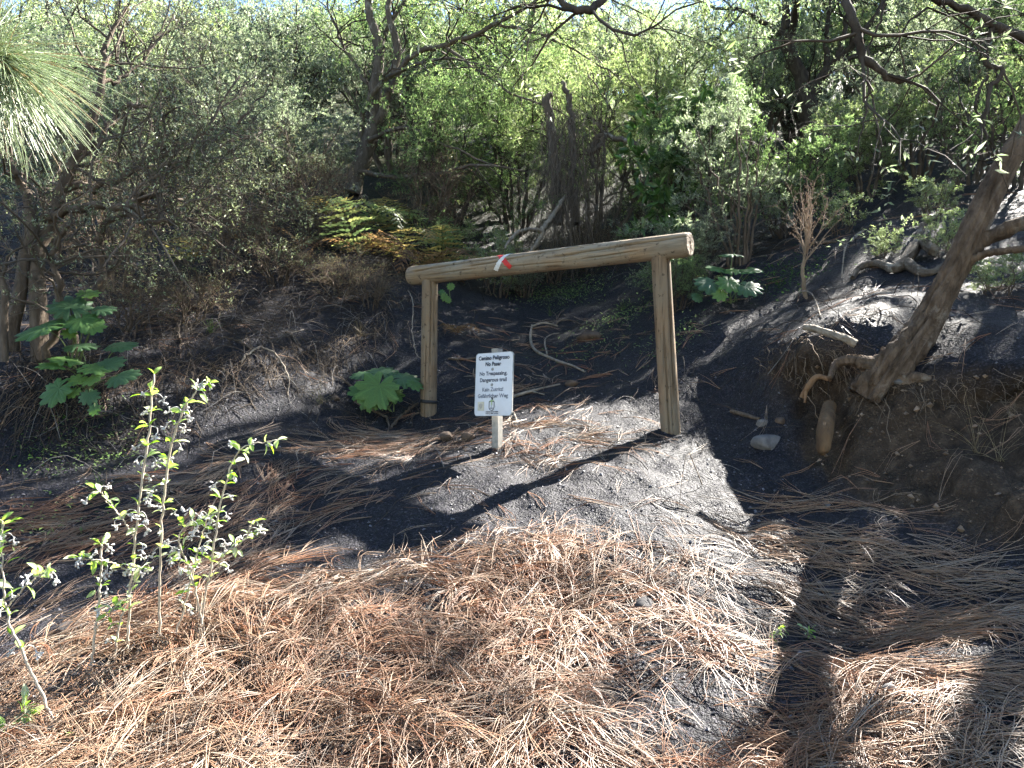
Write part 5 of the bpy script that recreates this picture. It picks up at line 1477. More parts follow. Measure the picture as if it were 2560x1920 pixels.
for (lab, px, py, d, rz, s) in (
        ('low heap of dead brush on the left bank left of the ferns', 700, 720, 6.2, 1.0, (.8, .6, .3)), ('dead brush draped over the middle of the left bank', 480, 800, 5.3, 2.0, (.6, .5, .3)),
        ('dead brush against the foot of the left tangled shrub', 330, 820, 5.0, 3.0, (.6, .5, .35)), ('dry brush in front of the withered ferns', 850, 730, 6.0, 4.0, (.6, .5, .28)),
        ('dry brush on the lip of the left bank nearest the left post', 930, 770, 5.8, 5.0, (.45, .4, .28)), ('tangle of dry brush high on the left bank', 640, 640, 7.0, .5, (.9, .7, .4)),
        ('dry brush below the green fern', 840, 620, 7.2, 1.5, (.7, .6, .35)), ('dry brush in the dark under the dry thicket', 1500, 620, 8.4, 2.5, (.9, .8, .4)), ('dead brush at the foot of the dry thicket', 1380, 620, 8.1, 3.5, (.7, .6, .4))):
    put_px(P_DRY, 'dead_brush', lab, px, py, d, rz, s, 'heaps of dead brush', cat='brush')
GF = 'shrubs scattered up the far slope'
FKIND = {'F1': 'grey green shrub', 'F2': 'yellow green shrub', 'F3': 'leaf green shrub', 'F4': 'pale silvery shrub'}
def far_label(nm, x, y):
    px = 1280 + F * x / y
    row = 'just behind the nearer bushes' if y < 14.5 else ('midway up the far slope' if y < 22 else 'near the skyline')
    sec = 'at the far left' if px < 350 else 'behind the tangled left shrub' if px < 750 else 'beside the forked trunk' if px < 1120 else 'above the middle of the rail' if px < 1500 else 'above the right rail end' if px < 1880 else 'around the dark trunk' if px < 2250 else 'in the upper right corner'
    return FKIND[nm] + ' ' + row + ', ' + sec
rgf = rng_(404)
nf = 0
y = 10.6
while y < 34:
    half = .74 * y + 1.5
    step = 1.5 + .09 * (y - 10)
    for x in np.arange(-half, half, step):
        xx = x + rgf.uniform(-.45, .45) * step; yy = y + rgf.uniform(-.5, .5) * step
        # a thinner patch where the sky comes down behind the right of the rail
        if rgf.random() < (.10 if xx < .12 * yy else .22) + .012 * max(0, yy - 16): continue
        if abs(xx) > .70 * yy + 1.0: continue
        k = rgf.choice(4, p=[.30, .24, .18, .28])
        nm = ('F1', 'F2', 'F3', 'F4')[k]; pr = (F1, F2, F3, F4)[k]
        s = rgf.uniform(.75, 1.3) * (1 if yy < 15 else .8)
        put(pr, 'far_shrub', far_label(nm, xx, yy), onground(xx, yy, -.05), rgf.uniform(0, 6.28), (s, s, s * rgf.uniform(.85, 1.2)), GF)
        nf += 1
    y += step * .95
print('far shrubs', nf)

# ---------------------------------------------------------------- glossy broad leaved bush behind the rail
rgg = rng_(61)
gl = W(1690, 640, 7.0); gl = onground(gl[0], gl[1])
glimbs = [WL((1720, 640, 6.9, .022), (1715, 520, 6.95, .018), (1700, 420, 7.0, .014), (1690, 330, 7.0, .008), (1670, 285, 7.0, .004)),
          WL((1725, 640, 6.9, .018), (1740, 480, 6.9, .014), (1770, 360, 6.9, .009), (1800, 275, 6.9, .004)),
          WL((1715, 640, 6.9, .018), (1680, 520, 6.8, .014), (1660, 440, 6.8, .009), (1650, 370, 6.8, .004)),
          WL((1720, 600, 6.9, .014), (1690, 540, 6.7, .012), (1650, 500, 6.6, .008), (1625, 460, 6.6, .004)),
          WL((1720, 600, 6.9, .014), (1700, 580, 6.6, .012), (1670, 560, 6.5, .008), (1640, 540, 6.5, .004))]
plant_tree('glossy_bush', 'dark green bush with large glossy leaves behind the right half of the rail', 'bush', glimbs,
           [dict(n=7, length=.42, ang=.8, K=6, wig=.2, up=.15, rmax=.006, S=4, lk=.1), dict(n=3, length=.2, ang=.7, K=5, wig=.2, up=.1, rmax=.003, S=3)],
           [dict(n=8, L=.115, Wd=.040, cols=DEEP, big=True, up=.15, spread=.9, fold=.18), dict(n=2, L=.10, Wd=.036, cols=FRESH, big=True, frac=.6, up=.2)], M_BARK_DARK, 62, leafmat=M_LEAFGLOSS)

# dry thicket of hanging stems behind the rail
def dry_thicket():
    rg = rng_(63)
    c = W(1430, 640, 8.0); g = onground(c[0], c[1])
    root = thing('dry_thicket', 'dead grey thicket of hanging dry stems round a broken trunk behind the rail', 'thicket', g)
    for nm, ln in (('broken_trunk', WL((1395, 560, 8.1, .06), (1385, 400, 8.1, .05), (1375, 300, 8.1, .045), (1368, 250, 8.1, .04), (1378, 232, 8.1, .02))),
                   ('broken_trunk', WL((1440, 560, 8.0, .05), (1430, 400, 8.0, .04), (1425, 260, 8.0, .035), (1405, 205, 8.0, .02))),
                   ('limb', WL((1480, 420, 8.0, .03), (1490, 345, 8.0, .028), (1560, 350, 7.8, .024), (1600, 370, 7.7, .02), (1635, 410, 7.6, .012))),
                   ('limb', WL((1470, 380, 8.0, .03), (1500, 370, 7.9, .026), (1510, 340, 7.9, .02), (1485, 300, 7.9, .012)))):
        mb = MB(); L = smooth_line(ln, 20, .01, rg); tubes(mb, L[None, :, :3], L[None, :, 3] * (1 + .1 * rg.normal(size=(1, 20))), 9, cap=True)
        mb.build(nm, M_BARK_GREY, root, smooth=True)
    n = 420; K = 8
    px = rg.normal(1430, 40, n); py = rg.uniform(250, 520, n); d = rg.normal(7.9, .2, n)
    s = np.linspace(0, 1, K)[None]
    x0 = (px - 1280) / F * d; z0 = CAMZ + (960 - py) / F * d
    L = rg.uniform(.3, 1.0, n)
    X = x0[:, None] + np.cumsum(rg.normal(0, .022, (n, K)), 1) + rg.normal(0, .16, (n, 1)) * s
    Y = d[:, None] + np.cumsum(rg.normal(0, .018, (n, K)), 1) + rg.normal(0, .1, (n, 1)) * s
    Z = z0[:, None] - L[:, None] * s ** 1.15 + .12 * np.sin(s * math.pi) * rg.random((n, 1))
    Z = np.maximum(Z, G(X, Y) + .01)
    mb = MB(); tubes(mb, np.stack([X, Y, Z], -1), rg.uniform(.0018, .005, (n, 1)) * (1 - .5 * s), 3, TWIGG * rg.uniform(.5, 1.9, (n, 1)))
    mb.build('hanging_stems', M_TWIG, root, smooth=True)['kind'] = 'stuff'
dry_thicket()

# ---------------------------------------------------------------- ferns
def frond_mesh(seed, L, cols, droop, npin=20):
    rg = rng_(seed); K = npin
    s = np.linspace(0, 1, K)
    a = 1.15 - droop * s ** 1.3
    step = L / (K - 1)
    x = np.cumsum(np.cos(a)) * step; z = np.cumsum(np.sin(a)) * step
    P = np.stack([x, np.cumsum(rg.normal(0, .002, K)), z], -1)
    mb = MB(); tubes(mb, P[None], (.0035 * (1 - .8 * s))[None], 3, cols[0] * .6)
    T = norm(np.gradient(P, axis=0)); side = np.array([0, 1.0, 0]); N = np.cross(T, side)
    for k in range(2, K):
        pl = L * .30 * math.sin(min(1, (1 - s[k]) * 1.2 + .06) * 1.5) * (1 if s[k] > .22 else .75)
        for sg in (-1, 1):
            d = norm((side * sg + T[k] * .45 + np.array([0, 0, -.12]) + rg.normal(0, .13, 3))[None])[0]
            npn = 6
            t = np.linspace(.0, .86, npn)
            B = P[k] + d * pl * t[:, None] + np.array([0, 0, -1.0]) * (pl * rg.uniform(.1, .4) * t ** 2)[:, None]
            up_ = norm(np.cross(d, T[k])[None])[0] * sg
            c0 = cols[rg.integers(0, len(cols))] * rg.uniform(.65, 1.25)
            # the blade of the pinna, and blunt lobes along it
            ln = np.full((npn, 1), pl * .26); w = (L * .045 * (1.05 - t * .8))[:, None]
            dd = np.repeat(d[None], npn, 0) + rg.normal(0, .12, (npn, 3))
            sd = norm(np.repeat(T[k][None], npn, 0) + rg.normal(0, .1, (npn, 3))); nr = np.repeat(up_[None], npn, 0)
            leaf_quads(mb, B, norm(dd), sd, nr, ln, w, np.repeat(c0[None], npn, 0) * rg.uniform(.85, 1.15, (npn, 1)), .12)
    me = mb.mesh('frond'); me.materials.append(M_LEAF)
    return me
GOLD = np.array([(.33, .26, .10), (.27, .25, .10), (.35, .23, .09)])
FERNG = np.array([(.16, .20, .09), (.20, .22, .10), (.25, .24, .10)])
RUST = np.array([(.21, .11, .06), (.16, .085, .05), (.26, .15, .085)])
FR = {'green': [frond_mesh(700 + i, .62, FERNG, 1.5 + .3 * i) for i in range(3)], 'gold': [frond_mesh(710 + i, .55, GOLD, 1.7 + .3 * i) for i in range(2)], 'rust': [frond_mesh(720 + i, .5, RUST, 2.2 + .4 * i, 18) for i in range(2)]}
def fern(label, px, py, d, kinds, seed, sc=1.0, dz=.0):
    rg = rng_(seed)
    w = W(px, py, d); loc = onground(w[0], w[1], dz)
    root = thing('fern', label, 'fern', loc, 'ferns below the forked tree')
    a0 = rg.random() * 6
    for i, k in enumerate(kinds):
        o = bpy.data.objects.new('frond', FR[k][rg.integers(0, len(FR[k]))]); col.objects.link(o); o.parent = root
        s = sc * rg.uniform(.8, 1.2)
        o.scale = (s, s, s); o.rotation_euler = (rg.normal(0, .15), rg.uniform(-.15, .3), a0 + i * 6.283 / len(kinds) + rg.normal(0, .3))
    return root
fern('green fern with arching fronds left below the forked trunk', 880, 560, 7.6, ['green', 'gold', 'green', 'green', 'gold'], 1, 1.6)
fern('fern turning golden just left of the rail end', 990, 610, 7.0, ['gold', 'gold', 'rust', 'gold', 'green'], 2, 1.35)
fern('green fern in the shade above the golden fern', 1000, 520, 8.3, ['green', 'gold', 'green', 'gold', 'green'], 3, 1.4)
fern('rusty brown dying fern behind the left end of the rail', 1065, 650, 6.8, ['rust', 'gold', 'rust', 'rust', 'gold', 'rust'], 4, 1.35)
fern('drooping yellow and brown fern between the golden fern and the small bush', 1110, 610, 7.3, ['gold', 'rust', 'green', 'rust', 'gold'], 5, 1.4)
fern('flattened rusty fern in the dark left of the golden fern', 900, 660, 6.8, ['rust', 'green', 'rust', 'rust', 'gold'], 6, 1.3)
fern('withered brown fern low on the bank in the left shade', 760, 640, 7.0, ['rust', 'rust', 'green', 'rust'], 7, 1.2)
fern('dead brown fern on the ground right of the left post', 1140, 815, 5.75, ['rust'] * 5, 8, .5)
fern('faded fern under the tangled shrub on the left', 480, 640, 6.6, ['gold', 'rust', 'green', 'gold'], 9, 1.2)

# small yellow green bush behind the rail and other small clumps
P_SMALL = proto_shrub('small_bush', 330, 10, .55, .28, .006, [dict(n=7, length=.18, ang=.6, K=5, wig=.25, up=.25, rmax=.003, S=3), dict(n=4, length=.10, ang=.6, K=4, wig=.25, up=.1, rmax=.002, S=3)], [dict(n=9, L=.026, Wd=.009, cols=YELLOWG), dict(n=3, L=.024, Wd=.009, cols=PALE)], BARKY, TWIGG, base=.05)
put_px(P_SMALL, 'small_bush', 'small yellow green bush just above the middle of the rail', 1245, 640, 7.2, .4, 1.05, cat='bush')
put_px(P_SMALL, 'small_bush', 'thin pale green sprig bush left of the dead forked branch', 1265, 560, 8.0, 1.4, (.7, .7, 1.2), cat='bush')
put_px(P_SMALL, 'small_bush', 'yellow green tuft growing beside the twisted log', 2360, 640, 4.75, 2.4, (.6, .6, .6), cat='bush')
put_px(P_SMALL, 'small_bush', 'small sunlit tuft left of the twisted log', 2215, 640, 5.1, 3.4, (.45, .45, .45), cat='bush')
put_px(P_SMALL, 'small_bush', 'green tuft in the shade right of the leaning trunk', 2500, 720, 4.0, 4.4, (.7, .7, .5), cat='bush')
put_px(P_SMALL, 'small_bush', 'yellow green bush overhanging the top of the ash slope', 2100, 560, 6.0, 5.4, (.8, .8, .7), cat='bush')
put_px(P_SMALL, 'small_bush', 'leafy tuft under the hanging twigs on the ash slope', 2330, 560, 5.8, .9, (.8, .8, .6), cat='bush')

# ---------------------------------------------------------------- large lobed leaves
M_BIGLEAF, nt_, p_, out_ = new_mat('large_soft_leaf')
_a = nd(nt_, 'ShaderNodeAttribute', attribute_name='col')
_f = noise(nt_, coords(nt_), 22, 4)
_c = mixc(nt_, .5, _a.outputs['Color'], ramp(nt_, _f, [(.3, (.6, .6, .6)), (.7, (1.25, 1.25, 1.25))]), 'MULTIPLY')
nt_.links.new(_c, p_.inputs['Base Color']); p_.inputs['Roughness'].default_value = .5; p_.inputs['Specular IOR Level'].default_value = .35
_t = nd(nt_, 'ShaderNodeBsdfTranslucent'); nt_.links.new(mixc(nt_, 1.0, _c, (1.3, 1.35, .5), 'MULTIPLY'), _t.inputs[0])
_m = nd(nt_, 'ShaderNodeMixShader'); _m.inputs[0].default_value = .35
nt_.links.new(p_.outputs[0], _m.inputs[1]); nt_.links.new(_t.outputs[0], _m.inputs[2]); nt_.links.new(_m.outputs[0], out_.inputs[0])

def big_leaf_mesh(seed, c, lobes=9, cup=.12, depth=.30):
    """round lobed leaf of unit radius, stalk notch at -x; raised between sunken veins"""
    rg = rng_(seed)
    NA, NR = 72, 7
    a = np.linspace(-math.pi + .16, math.pi - .16, NA)
    ph = a / math.pi * lobes / 2 * TWOPI / 1.0
    edge = 1 - depth * np.abs(np.sin(a * lobes / 2)) ** .7 * 0 - depth * (1 - np.abs(np.cos(a * lobes / 2))) + .05 * np.sin(a * 27) + .05 * rg.normal(size=NA) * .3
    edge *= 1 - .12 * np.cos(a) * -1
    edge *= np.where(np.abs(a) > 2.6, 1.0, 1.0)
    v = [(-.12, 0, 0)]; cc = [c * .9]
    for k in range(1, NR + 1):
        r = k / NR
        for i in range(NA):
            R = edge[i] * r
            vein = abs(math.cos(a[i] * lobes / 2))
            z = cup * r * r - .22 * r ** 3 + .06 * r * (1 - vein) * math.sin(r * 3) + .035 * math.sin(a[i] * 3 + seed) * r * r + .02 * rg.normal() * r * .4
            v.append((R * math.cos(a[i]) - .12 * (1 - r), R * math.sin(a[i]), z))
            cc.append(c * (1.25 if vein > .985 else 1.0) * (.92 + .12 * r))
    t = [(0, 1 + i, 2 + i) for i in range(NA - 1)]
    q = [(1 + (k - 1) * NA + i, 1 + k * NA + i, 1 + k * NA + i + 1, 1 + (k - 1) * NA + i + 1) for k in range(1, NR) for i in range(NA - 1)]
    mb = MB(); mb.add(np.array(v), q, t, np.array(cc))
    me = mb.mesh('leaf', smooth=True); me.materials.append(M_BIGLEAF)
    return me
BL = [big_leaf_mesh(1, np.array([0.070, 0.146, 0.042])), big_leaf_mesh(2, np.array([0.094, 0.178, 0.047])), big_leaf_mesh(3, np.array([0.061, 0.122, 0.052]), 11, .05), big_leaf_mesh(4, np.array([0.122, 0.205, 0.047]), 9, .2)]
M_STALK = plain('green_leaf_stalk', (.12, .16, .06), .5)
def leaf_plant(label, base, leaves, group='broad leaved plants'):
    """leaves: (px, py, distance, radius px, tilt towards the viewer in degrees, spin degrees, mesh index)"""
    rg = rng_(int(base[0]))
    b0 = hit(base[0], base[1]) if len(base) == 2 else onground(*W(*base)[:2])
    root = thing('broad_leaved_plant', label, 'plant', b0, group)
    for (px, py, d, r, tilt, spin, k) in leaves:
        c = W(px, py, d); R = r / F * d
        o = bpy.data.objects.new('leaf', BL[k % 4]); col.objects.link(o); o.parent = root
        rot = Matrix.Rotation(math.radians(tilt), 3, 'X') @ Matrix.Rotation(math.radians(rg.normal(0, 9)), 3, 'Y') @ Matrix.Rotation(math.radians(spin), 3, 'Z')
        o.matrix_local = Matrix.Translation(Vector(c - b0)) @ rot.to_4x4() @ Matrix.Scale(R, 4)
        st = np.array(rot) @ np.array([-.12 * R, 0, -.002]) + c
        mid = (st + b0) / 2 + np.array([0, .03, .03])
        L = smooth_line([(*st, .0028), (*mid, .0032), (*(b0 + rg.normal(0, .02, 3) * np.array([1, 1, 0]) - np.array([0, 0, .02])), .004)], 10)
        mb = MB(); tubes(mb, L[None, :, :3], L[None, :, 3], 5)
        mb.build('leaf_stalk', M_STALK, root, smooth=True)
    return root
leaf_plant('broad leaved plant with one big pale leaf left of the left post', (965, 990, 4.85), [
    (945, 968, 4.68, 58, 58, 250, 1), (905, 975, 4.72, 34, 50, 200, 0), (925, 1000, 4.66, 30, 70, 230, 1), (955, 928, 4.85, 44, 22, 100, 2), (1010, 945, 4.8, 42, 28, 20, 2), (985, 985, 4.8, 26, 55, 320, 0), (905, 935, 4.82, 30, 22, 150, 2), (1035, 960, 4.76, 24, 32, 350, 0)])
leaf_plant('broad leaved plant with dark rounded leaves on the right ash slope', (1830, 720, 5.3), [
    (1776, 708, 5.15, 40, 42, 220, 2), (1822, 706, 5.12, 33, 50, 260, 1), (1868, 716, 5.1, 38, 40, 320, 2), (1830, 636, 5.35, 32, 12, 90, 2), (1795, 672, 5.3, 30, 25, 140, 0), (1832, 678, 5.28, 24, 28, 80, 1), (1868, 676, 5.28, 32, 20, 30, 0), (1888, 672, 5.34, 22, 22, 0, 1), (1800, 736, 5.08, 22, 55, 250, 3), (1745, 742, 5.12, 17, 55, 210, 2)])
leaf_plant('broad leaved plant with large dark leaves under the left tangled shrub', (185, 850, 4.25), [
    (175, 765, 4.12, 55, 38, 120, 2), (105, 820, 4.0, 62, 28, 190, 0), (205, 800, 4.08, 47, 40, 300, 0), (255, 772, 4.15, 32, 30, 40, 2), (232, 815, 4.06, 30, 45, 330, 1), (218, 735, 4.22, 30, 30, 70, 3), (175, 832, 4.05, 20, 50, 250, 3), (160, 800, 4.15, 42, 35, 210, 2)])
leaf_plant('sunlit broad leaved plant hanging over the edge of the left bank', (215, 930, 4.1), [
    (235, 918, 3.92, 47, 20, 30, 1), (302, 940, 3.86, 45, 30, 340, 2), (270, 908, 3.95, 40, 35, 60, 2), (140, 912, 3.95, 42, 14, 170, 1), (165, 900, 3.98, 42, 12, 120, 1), (142, 975, 3.82, 47, 55, 230, 0), (235, 945, 3.86, 32, 35, 280, 3), (195, 948, 3.88, 25, 40, 230, 3), (222, 988, 3.8, 27, 55, 290, 2), (200, 864, 4.1, 42, 18, 100, 2), (298, 862, 4.1, 42, 22, 40, 2), (235, 1022, 3.74, 18, 70, 270, 0), (185, 980, 3.84, 20, 50, 250, 3)])
leaf_plant('small plant with bright leaves glowing behind the top of the left post', (1118, 770, 6.4), [
    (1127, 715, 6.3, 11, 75, 270, 3), (1112, 742, 6.3, 12, 75, 250, 3), (1105, 730, 6.32, 10, 60, 200, 0), (1120, 750, 6.28, 9, 75, 300, 3)])

# ---------------------------------------------------------------- the woolly flowering plant in front
M_WOOL = leaf_mat('woolly_leaf', .45, .75, .15, (1.1, 1.3, .35))
M_STEM = plain('woolly_stem', (.40, .34, .27), .8, .2, 60, .3)
M_FLOWER = plain('white_woolly_flower', (.50, .48, .46), .85, .15, 80, .12)
def small_leaf_mesh(seed, c):
    rg = rng_(seed)
    K = 7
    s = np.linspace(0, 1, K)
    w = .21 * np.sin(np.clip(s * 1.02 + .03, 0, 1) * math.pi) ** .75 * (.8 + .35 * s) + .012
    z = .10 * np.sin(s * 2.2) - .26 * s ** 2
    v = []; cc = []
    for i in range(K):
        for k, zz in ((-1, .05), (-.5, .02), (0, 0), (.5, .02), (1, .05)):
            v.append((s[i], k * w[i] * (1 + .06 * rg.normal()), z[i] + zz * w[i] / .2)); cc.append(c * (1.3 if k == 0 else 1.0) * rg.uniform(.9, 1.1))
    q = [(i * 5 + j, i * 5 + j + 1, i * 5 + 6 + j, i * 5 + 5 + j) for i in range(K - 1) for j in range(4)]
    mb = MB(); mb.add(np.array(v), q, None, np.array(cc)); me = mb.mesh('leaf', smooth=True); me.materials.append(M_WOOL); return me
SL = [small_leaf_mesh(1, np.array([.26, .36, .12])), small_leaf_mesh(2, np.array([.42, .45, .32])), small_leaf_mesh(3, np.array([.32, .40, .20])), small_leaf_mesh(4, np.array([.22, .36, .06]))]
def flower_mesh(seed):
    """drooping woolly flower cluster: a curved stalk with small bell flowers"""
    rg = rng_(seed); mb = MB()
    L = smooth_line([(0, 0, 0, .0010), (.016, 0, .006, .0010), (.028, 0, -.004, .0009), (.030, 0, -.018, .0008)], 8)
    tubes(mb, L[None, :, :3], L[None, :, 3], 4, cap=True)
    for i in range(rg.integers(7, 11)):
        b = np.array([.029, 0, -.014]) + rg.normal(0, .0035, 3)
        d = norm((rg.normal(0, .8, 3) + np.array([.2, 0, -.9]))[None])[0]
        p = np.stack([b, b + d * .004, b + d * .009, b + d * .011]); tubes(mb, p[None], np.array([[.0006, .0012, .0022, .0028]]), 6, cap=True)
    me = mb.mesh('flower_cluster', smooth=True); me.materials.append(M_FLOWER); return me
FL = [flower_mesh(40 + i) for i in range(4)]
def place(me, parent, origin, pos, direction, scale, rg, name):
    o = bpy.data.objects.new(name, me); col.objects.link(o); o.parent = parent
    d = norm(np.asarray(direction, float)[None])[0]
    x = Vector(d); z = Vector((0, 0, 1)) - x * d[2]
    if z.length < 1e-3: z = Vector((0, 1, 0))
    z.normalize(); yv = z.cross(x)
    m = Matrix((x, yv, z)).transposed().to_4x4()
    o.matrix_local = Matrix.Translation(Vector(pos - origin)) @ m @ Matrix.Rotation(rg.normal(0, .5), 4, 'X') @ Matrix.Scale(scale, 4)
    return o
def woolly_plant(label, stems, seed, name='flowering_plant', dens=.040, bare=.30, lsize=.033, fl=.5):
    rg = rng_(seed)
    b0 = np.array(stems[0][0][:3])
    root = thing(name, label, 'plant', b0, None)
    for st in stems:
        K = 40
        L = smooth_line(st, K, .0015, rg)
        mb = MB(); tubes(mb, L[None, :, :3], L[None, :, 3], 6, cap=True)
        so = mb.build('stem', M_STEM, root, smooth=True)
        P = L[:, :3]
        seg = np.linalg.norm(np.diff(P, axis=0), axis=1); cum = np.concatenate([[0], np.cumsum(seg)])
        tot = cum[-1]; n = max(3, int(tot * (1 - bare) / dens))
        for i in range(n + 1):
            s = tot * bare + (tot * (1 - bare)) * i / n
            k = min(np.searchsorted(cum, s), K - 1); p = P[k]
            tan = norm((P[min(k + 1, K - 1)] - P[max(k - 1, 0)])[None])[0]
            a = i * 1.57 + rg.normal(0, .4)
            ref = norm(np.cross(tan, [0.3, 1.0, 0.1])[None])[0]; r2 = np.cross(tan, ref)
            for sg in (-1, 1):
                d = (ref * math.cos(a) + r2 * math.sin(a)) * sg
                nl = 1 if i < n * .3 else rg.integers(1, 4)
                for q in range(nl):
                    dd = d + tan * rg.uniform(.1, .8) + rg.normal(0, .35, 3)
                    pet = p + norm(dd[None])[0] * rg.uniform(.004, .018) * (q > 0)
                    place(SL[rg.choice(4, p=[.3, .3, .25, .15])], so, ORG[so.name], pet, dd, lsize * rg.uniform(.55, 1.2), rg, 'leaf')
                if rg.random() < fl:
                    place(FL[rg.integers(0, 4)], so, ORG[so.name], p, d + np.array([0, 0, .1]) + rg.normal(0, .3, 3), rg.uniform(.7, 1.15), rg, 'flower_cluster')
    return root
def sp(px, py, d, r): return (*W(px, py, d), r)
woolly_plant('tall woolly white flowering plant standing in the sun at lower left', [
    [sp(318, 1625, 2.08, .0036), sp(325, 1500, 2.04, .0034), sp(338, 1350, 2.0, .0032), sp(355, 1200, 1.98, .003), sp(372, 1080, 1.97, .0028), sp(385, 935, 1.96, .002)],
    [sp(398, 1600, 2.1, .0036), sp(400, 1450, 2.06, .0034), sp(405, 1300, 2.04, .0032), sp(420, 1160, 2.02, .003), sp(455, 1030, 2.0, .0027), sp(485, 985, 2.0, .0022), sp(518, 958, 2.0, .0016)],
    [sp(505, 1640, 2.15, .0034), sp(508, 1520, 2.12, .0032), sp(530, 1400, 2.1, .003), sp(550, 1270, 2.08, .0028), sp(572, 1180, 2.06, .0024), sp(605, 1120, 2.05, .002), sp(660, 1105, 2.05, .0016), sp(695, 1100, 2.05, .0012)],
    [sp(505, 1560, 2.12, .0028), sp(480, 1440, 2.08, .0028), sp(450, 1370, 2.05, .0024), sp(452, 1330, 2.04, .002), sp(480, 1300, 2.03, .0015)],
    [sp(515, 1470, 2.11, .0024), sp(560, 1390, 2.08, .0022), sp(610, 1350, 2.06, .0018), sp(630, 1308, 2.05, .0013)],
    [sp(335, 1340, 2.0, .0022), sp(300, 1290, 1.97, .002), sp(272, 1258, 1.95, .0015), sp(250, 1230, 1.94, .001)],
    [sp(330, 1440, 2.02, .0022), sp(290, 1410, 1.98, .002), sp(240, 1400, 1.95, .0015), sp(205, 1398, 1.94, .001)],
    [sp(430, 1620, 2.1, .003), sp(470, 1480, 2.1, .0026), sp(500, 1360, 2.1, .0022), sp(520, 1290, 2.1, .0016)],
    [sp(280, 1690, 2.05, .003), sp(300, 1560, 2.03, .0026), sp(330, 1470, 2.03, .002), sp(352, 1420, 2.03, .0015)]], 11)
woolly_plant('bare grey stalk with one leafy tip beside the tall flowering plant', [[sp(225, 1690, 2.0, .0035), sp(240, 1560, 1.98, .0035), sp(252, 1440, 1.97, .003), sp(253, 1362, 1.96, .0025)], [sp(240, 1570, 1.98, .002), sp(270, 1540, 1.97, .0018), sp(290, 1515, 1.96, .0012)]], 12, fl=.1, dens=.07, bare=.5)
woolly_plant('woolly plant leaning in from the left edge above the needles', [
    [sp(150, 1845, 1.75, .0036), sp(105, 1740, 1.75, .0034), sp(60, 1640, 1.74, .003), sp(25, 1560, 1.73, .0026), sp(8, 1450, 1.72, .002), sp(5, 1300, 1.72, .0014)],
    [sp(15, 1520, 1.73, .0022), sp(60, 1470, 1.72, .0018), sp(95, 1440, 1.72, .0015), sp(120, 1425, 1.72, .001)],
    [sp(-20, 1560, 1.73, .0022), sp(-10, 1420, 1.72, .0018), sp(10, 1310, 1.72, .0012)]], 13, bare=.42)
woolly_plant('low leafy sprig among the needles in the bottom left corner', [
    [sp(60, 1860, 1.75, .0025), sp(55, 1800, 1.75, .002), sp(62, 1770, 1.75, .0014)], [sp(80, 1850, 1.74, .002), sp(30, 1840, 1.72, .002), sp(10, 1838, 1.7, .0014)]], 14, bare=.1, fl=.1, name='leafy_sprig', dens=.02)
woolly_plant('grey leafy sprig below the flowering plant at the bottom', [[sp(195, 1910, 1.7, .0025), sp(190, 1870, 1.7, .002), sp(192, 1840, 1.7, .0014)], [sp(195, 1905, 1.7, .002), sp(150, 1890, 1.69, .0016), sp(140, 1885, 1.69, .001)]], 15, bare=.1, fl=.1, name='leafy_sprig', dens=.02)
woolly_plant('tiny yellow green sprig among the needles right of bottom centre', [[(*hit(1930, 1610), .002), (*(hit(1930, 1610) + np.array([.01, 0, .03])), .0015), (*(hit(1930, 1610) + np.array([.03, 0, .05])), .001)], [(*hit(2020, 1600), .002), (*(hit(2020, 1600) + np.array([.0, 0, .03])), .0014)]], 16, bare=.1, fl=0, name='leafy_sprig', dens=.015, lsize=.018)

# ---------------------------------------------------------------- pine branch hanging in at the top left
def pine_branch(root):
    rg = rng_(21)
    tip = W(12, 150, 1.55)
    st = [(-3.0, .3, 3.3, .03), (-2.3, 1.1, 2.95, .02), (*W(-420, -60, 1.75), .012), (*W(-230, 60, 1.65), .010), (*W(-90, 130, 1.58), .008), (*tip, .006)]
    L0 = smooth_line(st, 40, .002, rg)
    L = L0[20:]
    mb = MB(); tubes(mb, L0[None, :, :3], L0[None, :, 3] * (1 + .1 * rg.normal(size=(1, 40))), 8, cap=True); mb.build('hanging_branch', M_BARK_BROWN, root, smooth=True)
    n = 780; K = 8
    k = rg.integers(9, 20, n); b = L[k, :3] + rg.normal(0, .003, (n, 3))
    ax = norm((L[-1, :3] - L[-4, :3])[None])[0]
    d = norm(ax * rg.uniform(-.1, 1.0, (n, 1)) + rg.normal(0, .62, (n, 3)) + np.array([.1, 0, -.15]))
    ln = rg.uniform(.15, .26, n); s = np.linspace(0, 1, K)
    P = np.empty((n, K, 3)); P[:, 0] = b; dd = d.copy()
    for i in range(1, K):
        dd = norm(dd + np.array([0, 0, -.085]) + rg.normal(0, .012, (n, 3)))
        P[:, i] = P[:, i - 1] + dd * (ln / (K - 1))[:, None]
    c = np.array([.26, .31, .17]) * rg.uniform(.75, 1.3, (n, 1)) + rg.uniform(0, .08, (n, 1))
    dry = rg.random((n, 1)) < .12; c = np.where(dry, np.array([.36, .26, .14]), c)
    mb = MB(); tubes(mb, P, rg.uniform(.0006, .00085, (n, 1)) * (1 - .5 * s ** 3)[None], 4, c)
    o = mb.build('needle_spray', M_PINE, root, smooth=True); o['kind'] = 'stuff'; o['label'] = 'spray of long pale green needles in the top left corner'
    # brown bud scales where the needles meet
    mb = MB(); m = 60
    bb = L[rg.integers(15, 20, m), :3]; d = norm(rg.normal(size=(m, 3)) + ax)
    P = np.stack([bb, bb + d * .006, bb + d * .012], 1); tubes(mb, P, np.tile([[.0015, .0022, .0004]], (m, 1)), 4, np.array([.20, .11, .055]))
    mb.build('bud_scales', M_TWIG, root)
M_PINE = leaf_mat('living_pine_needles', .3, .35, .5)

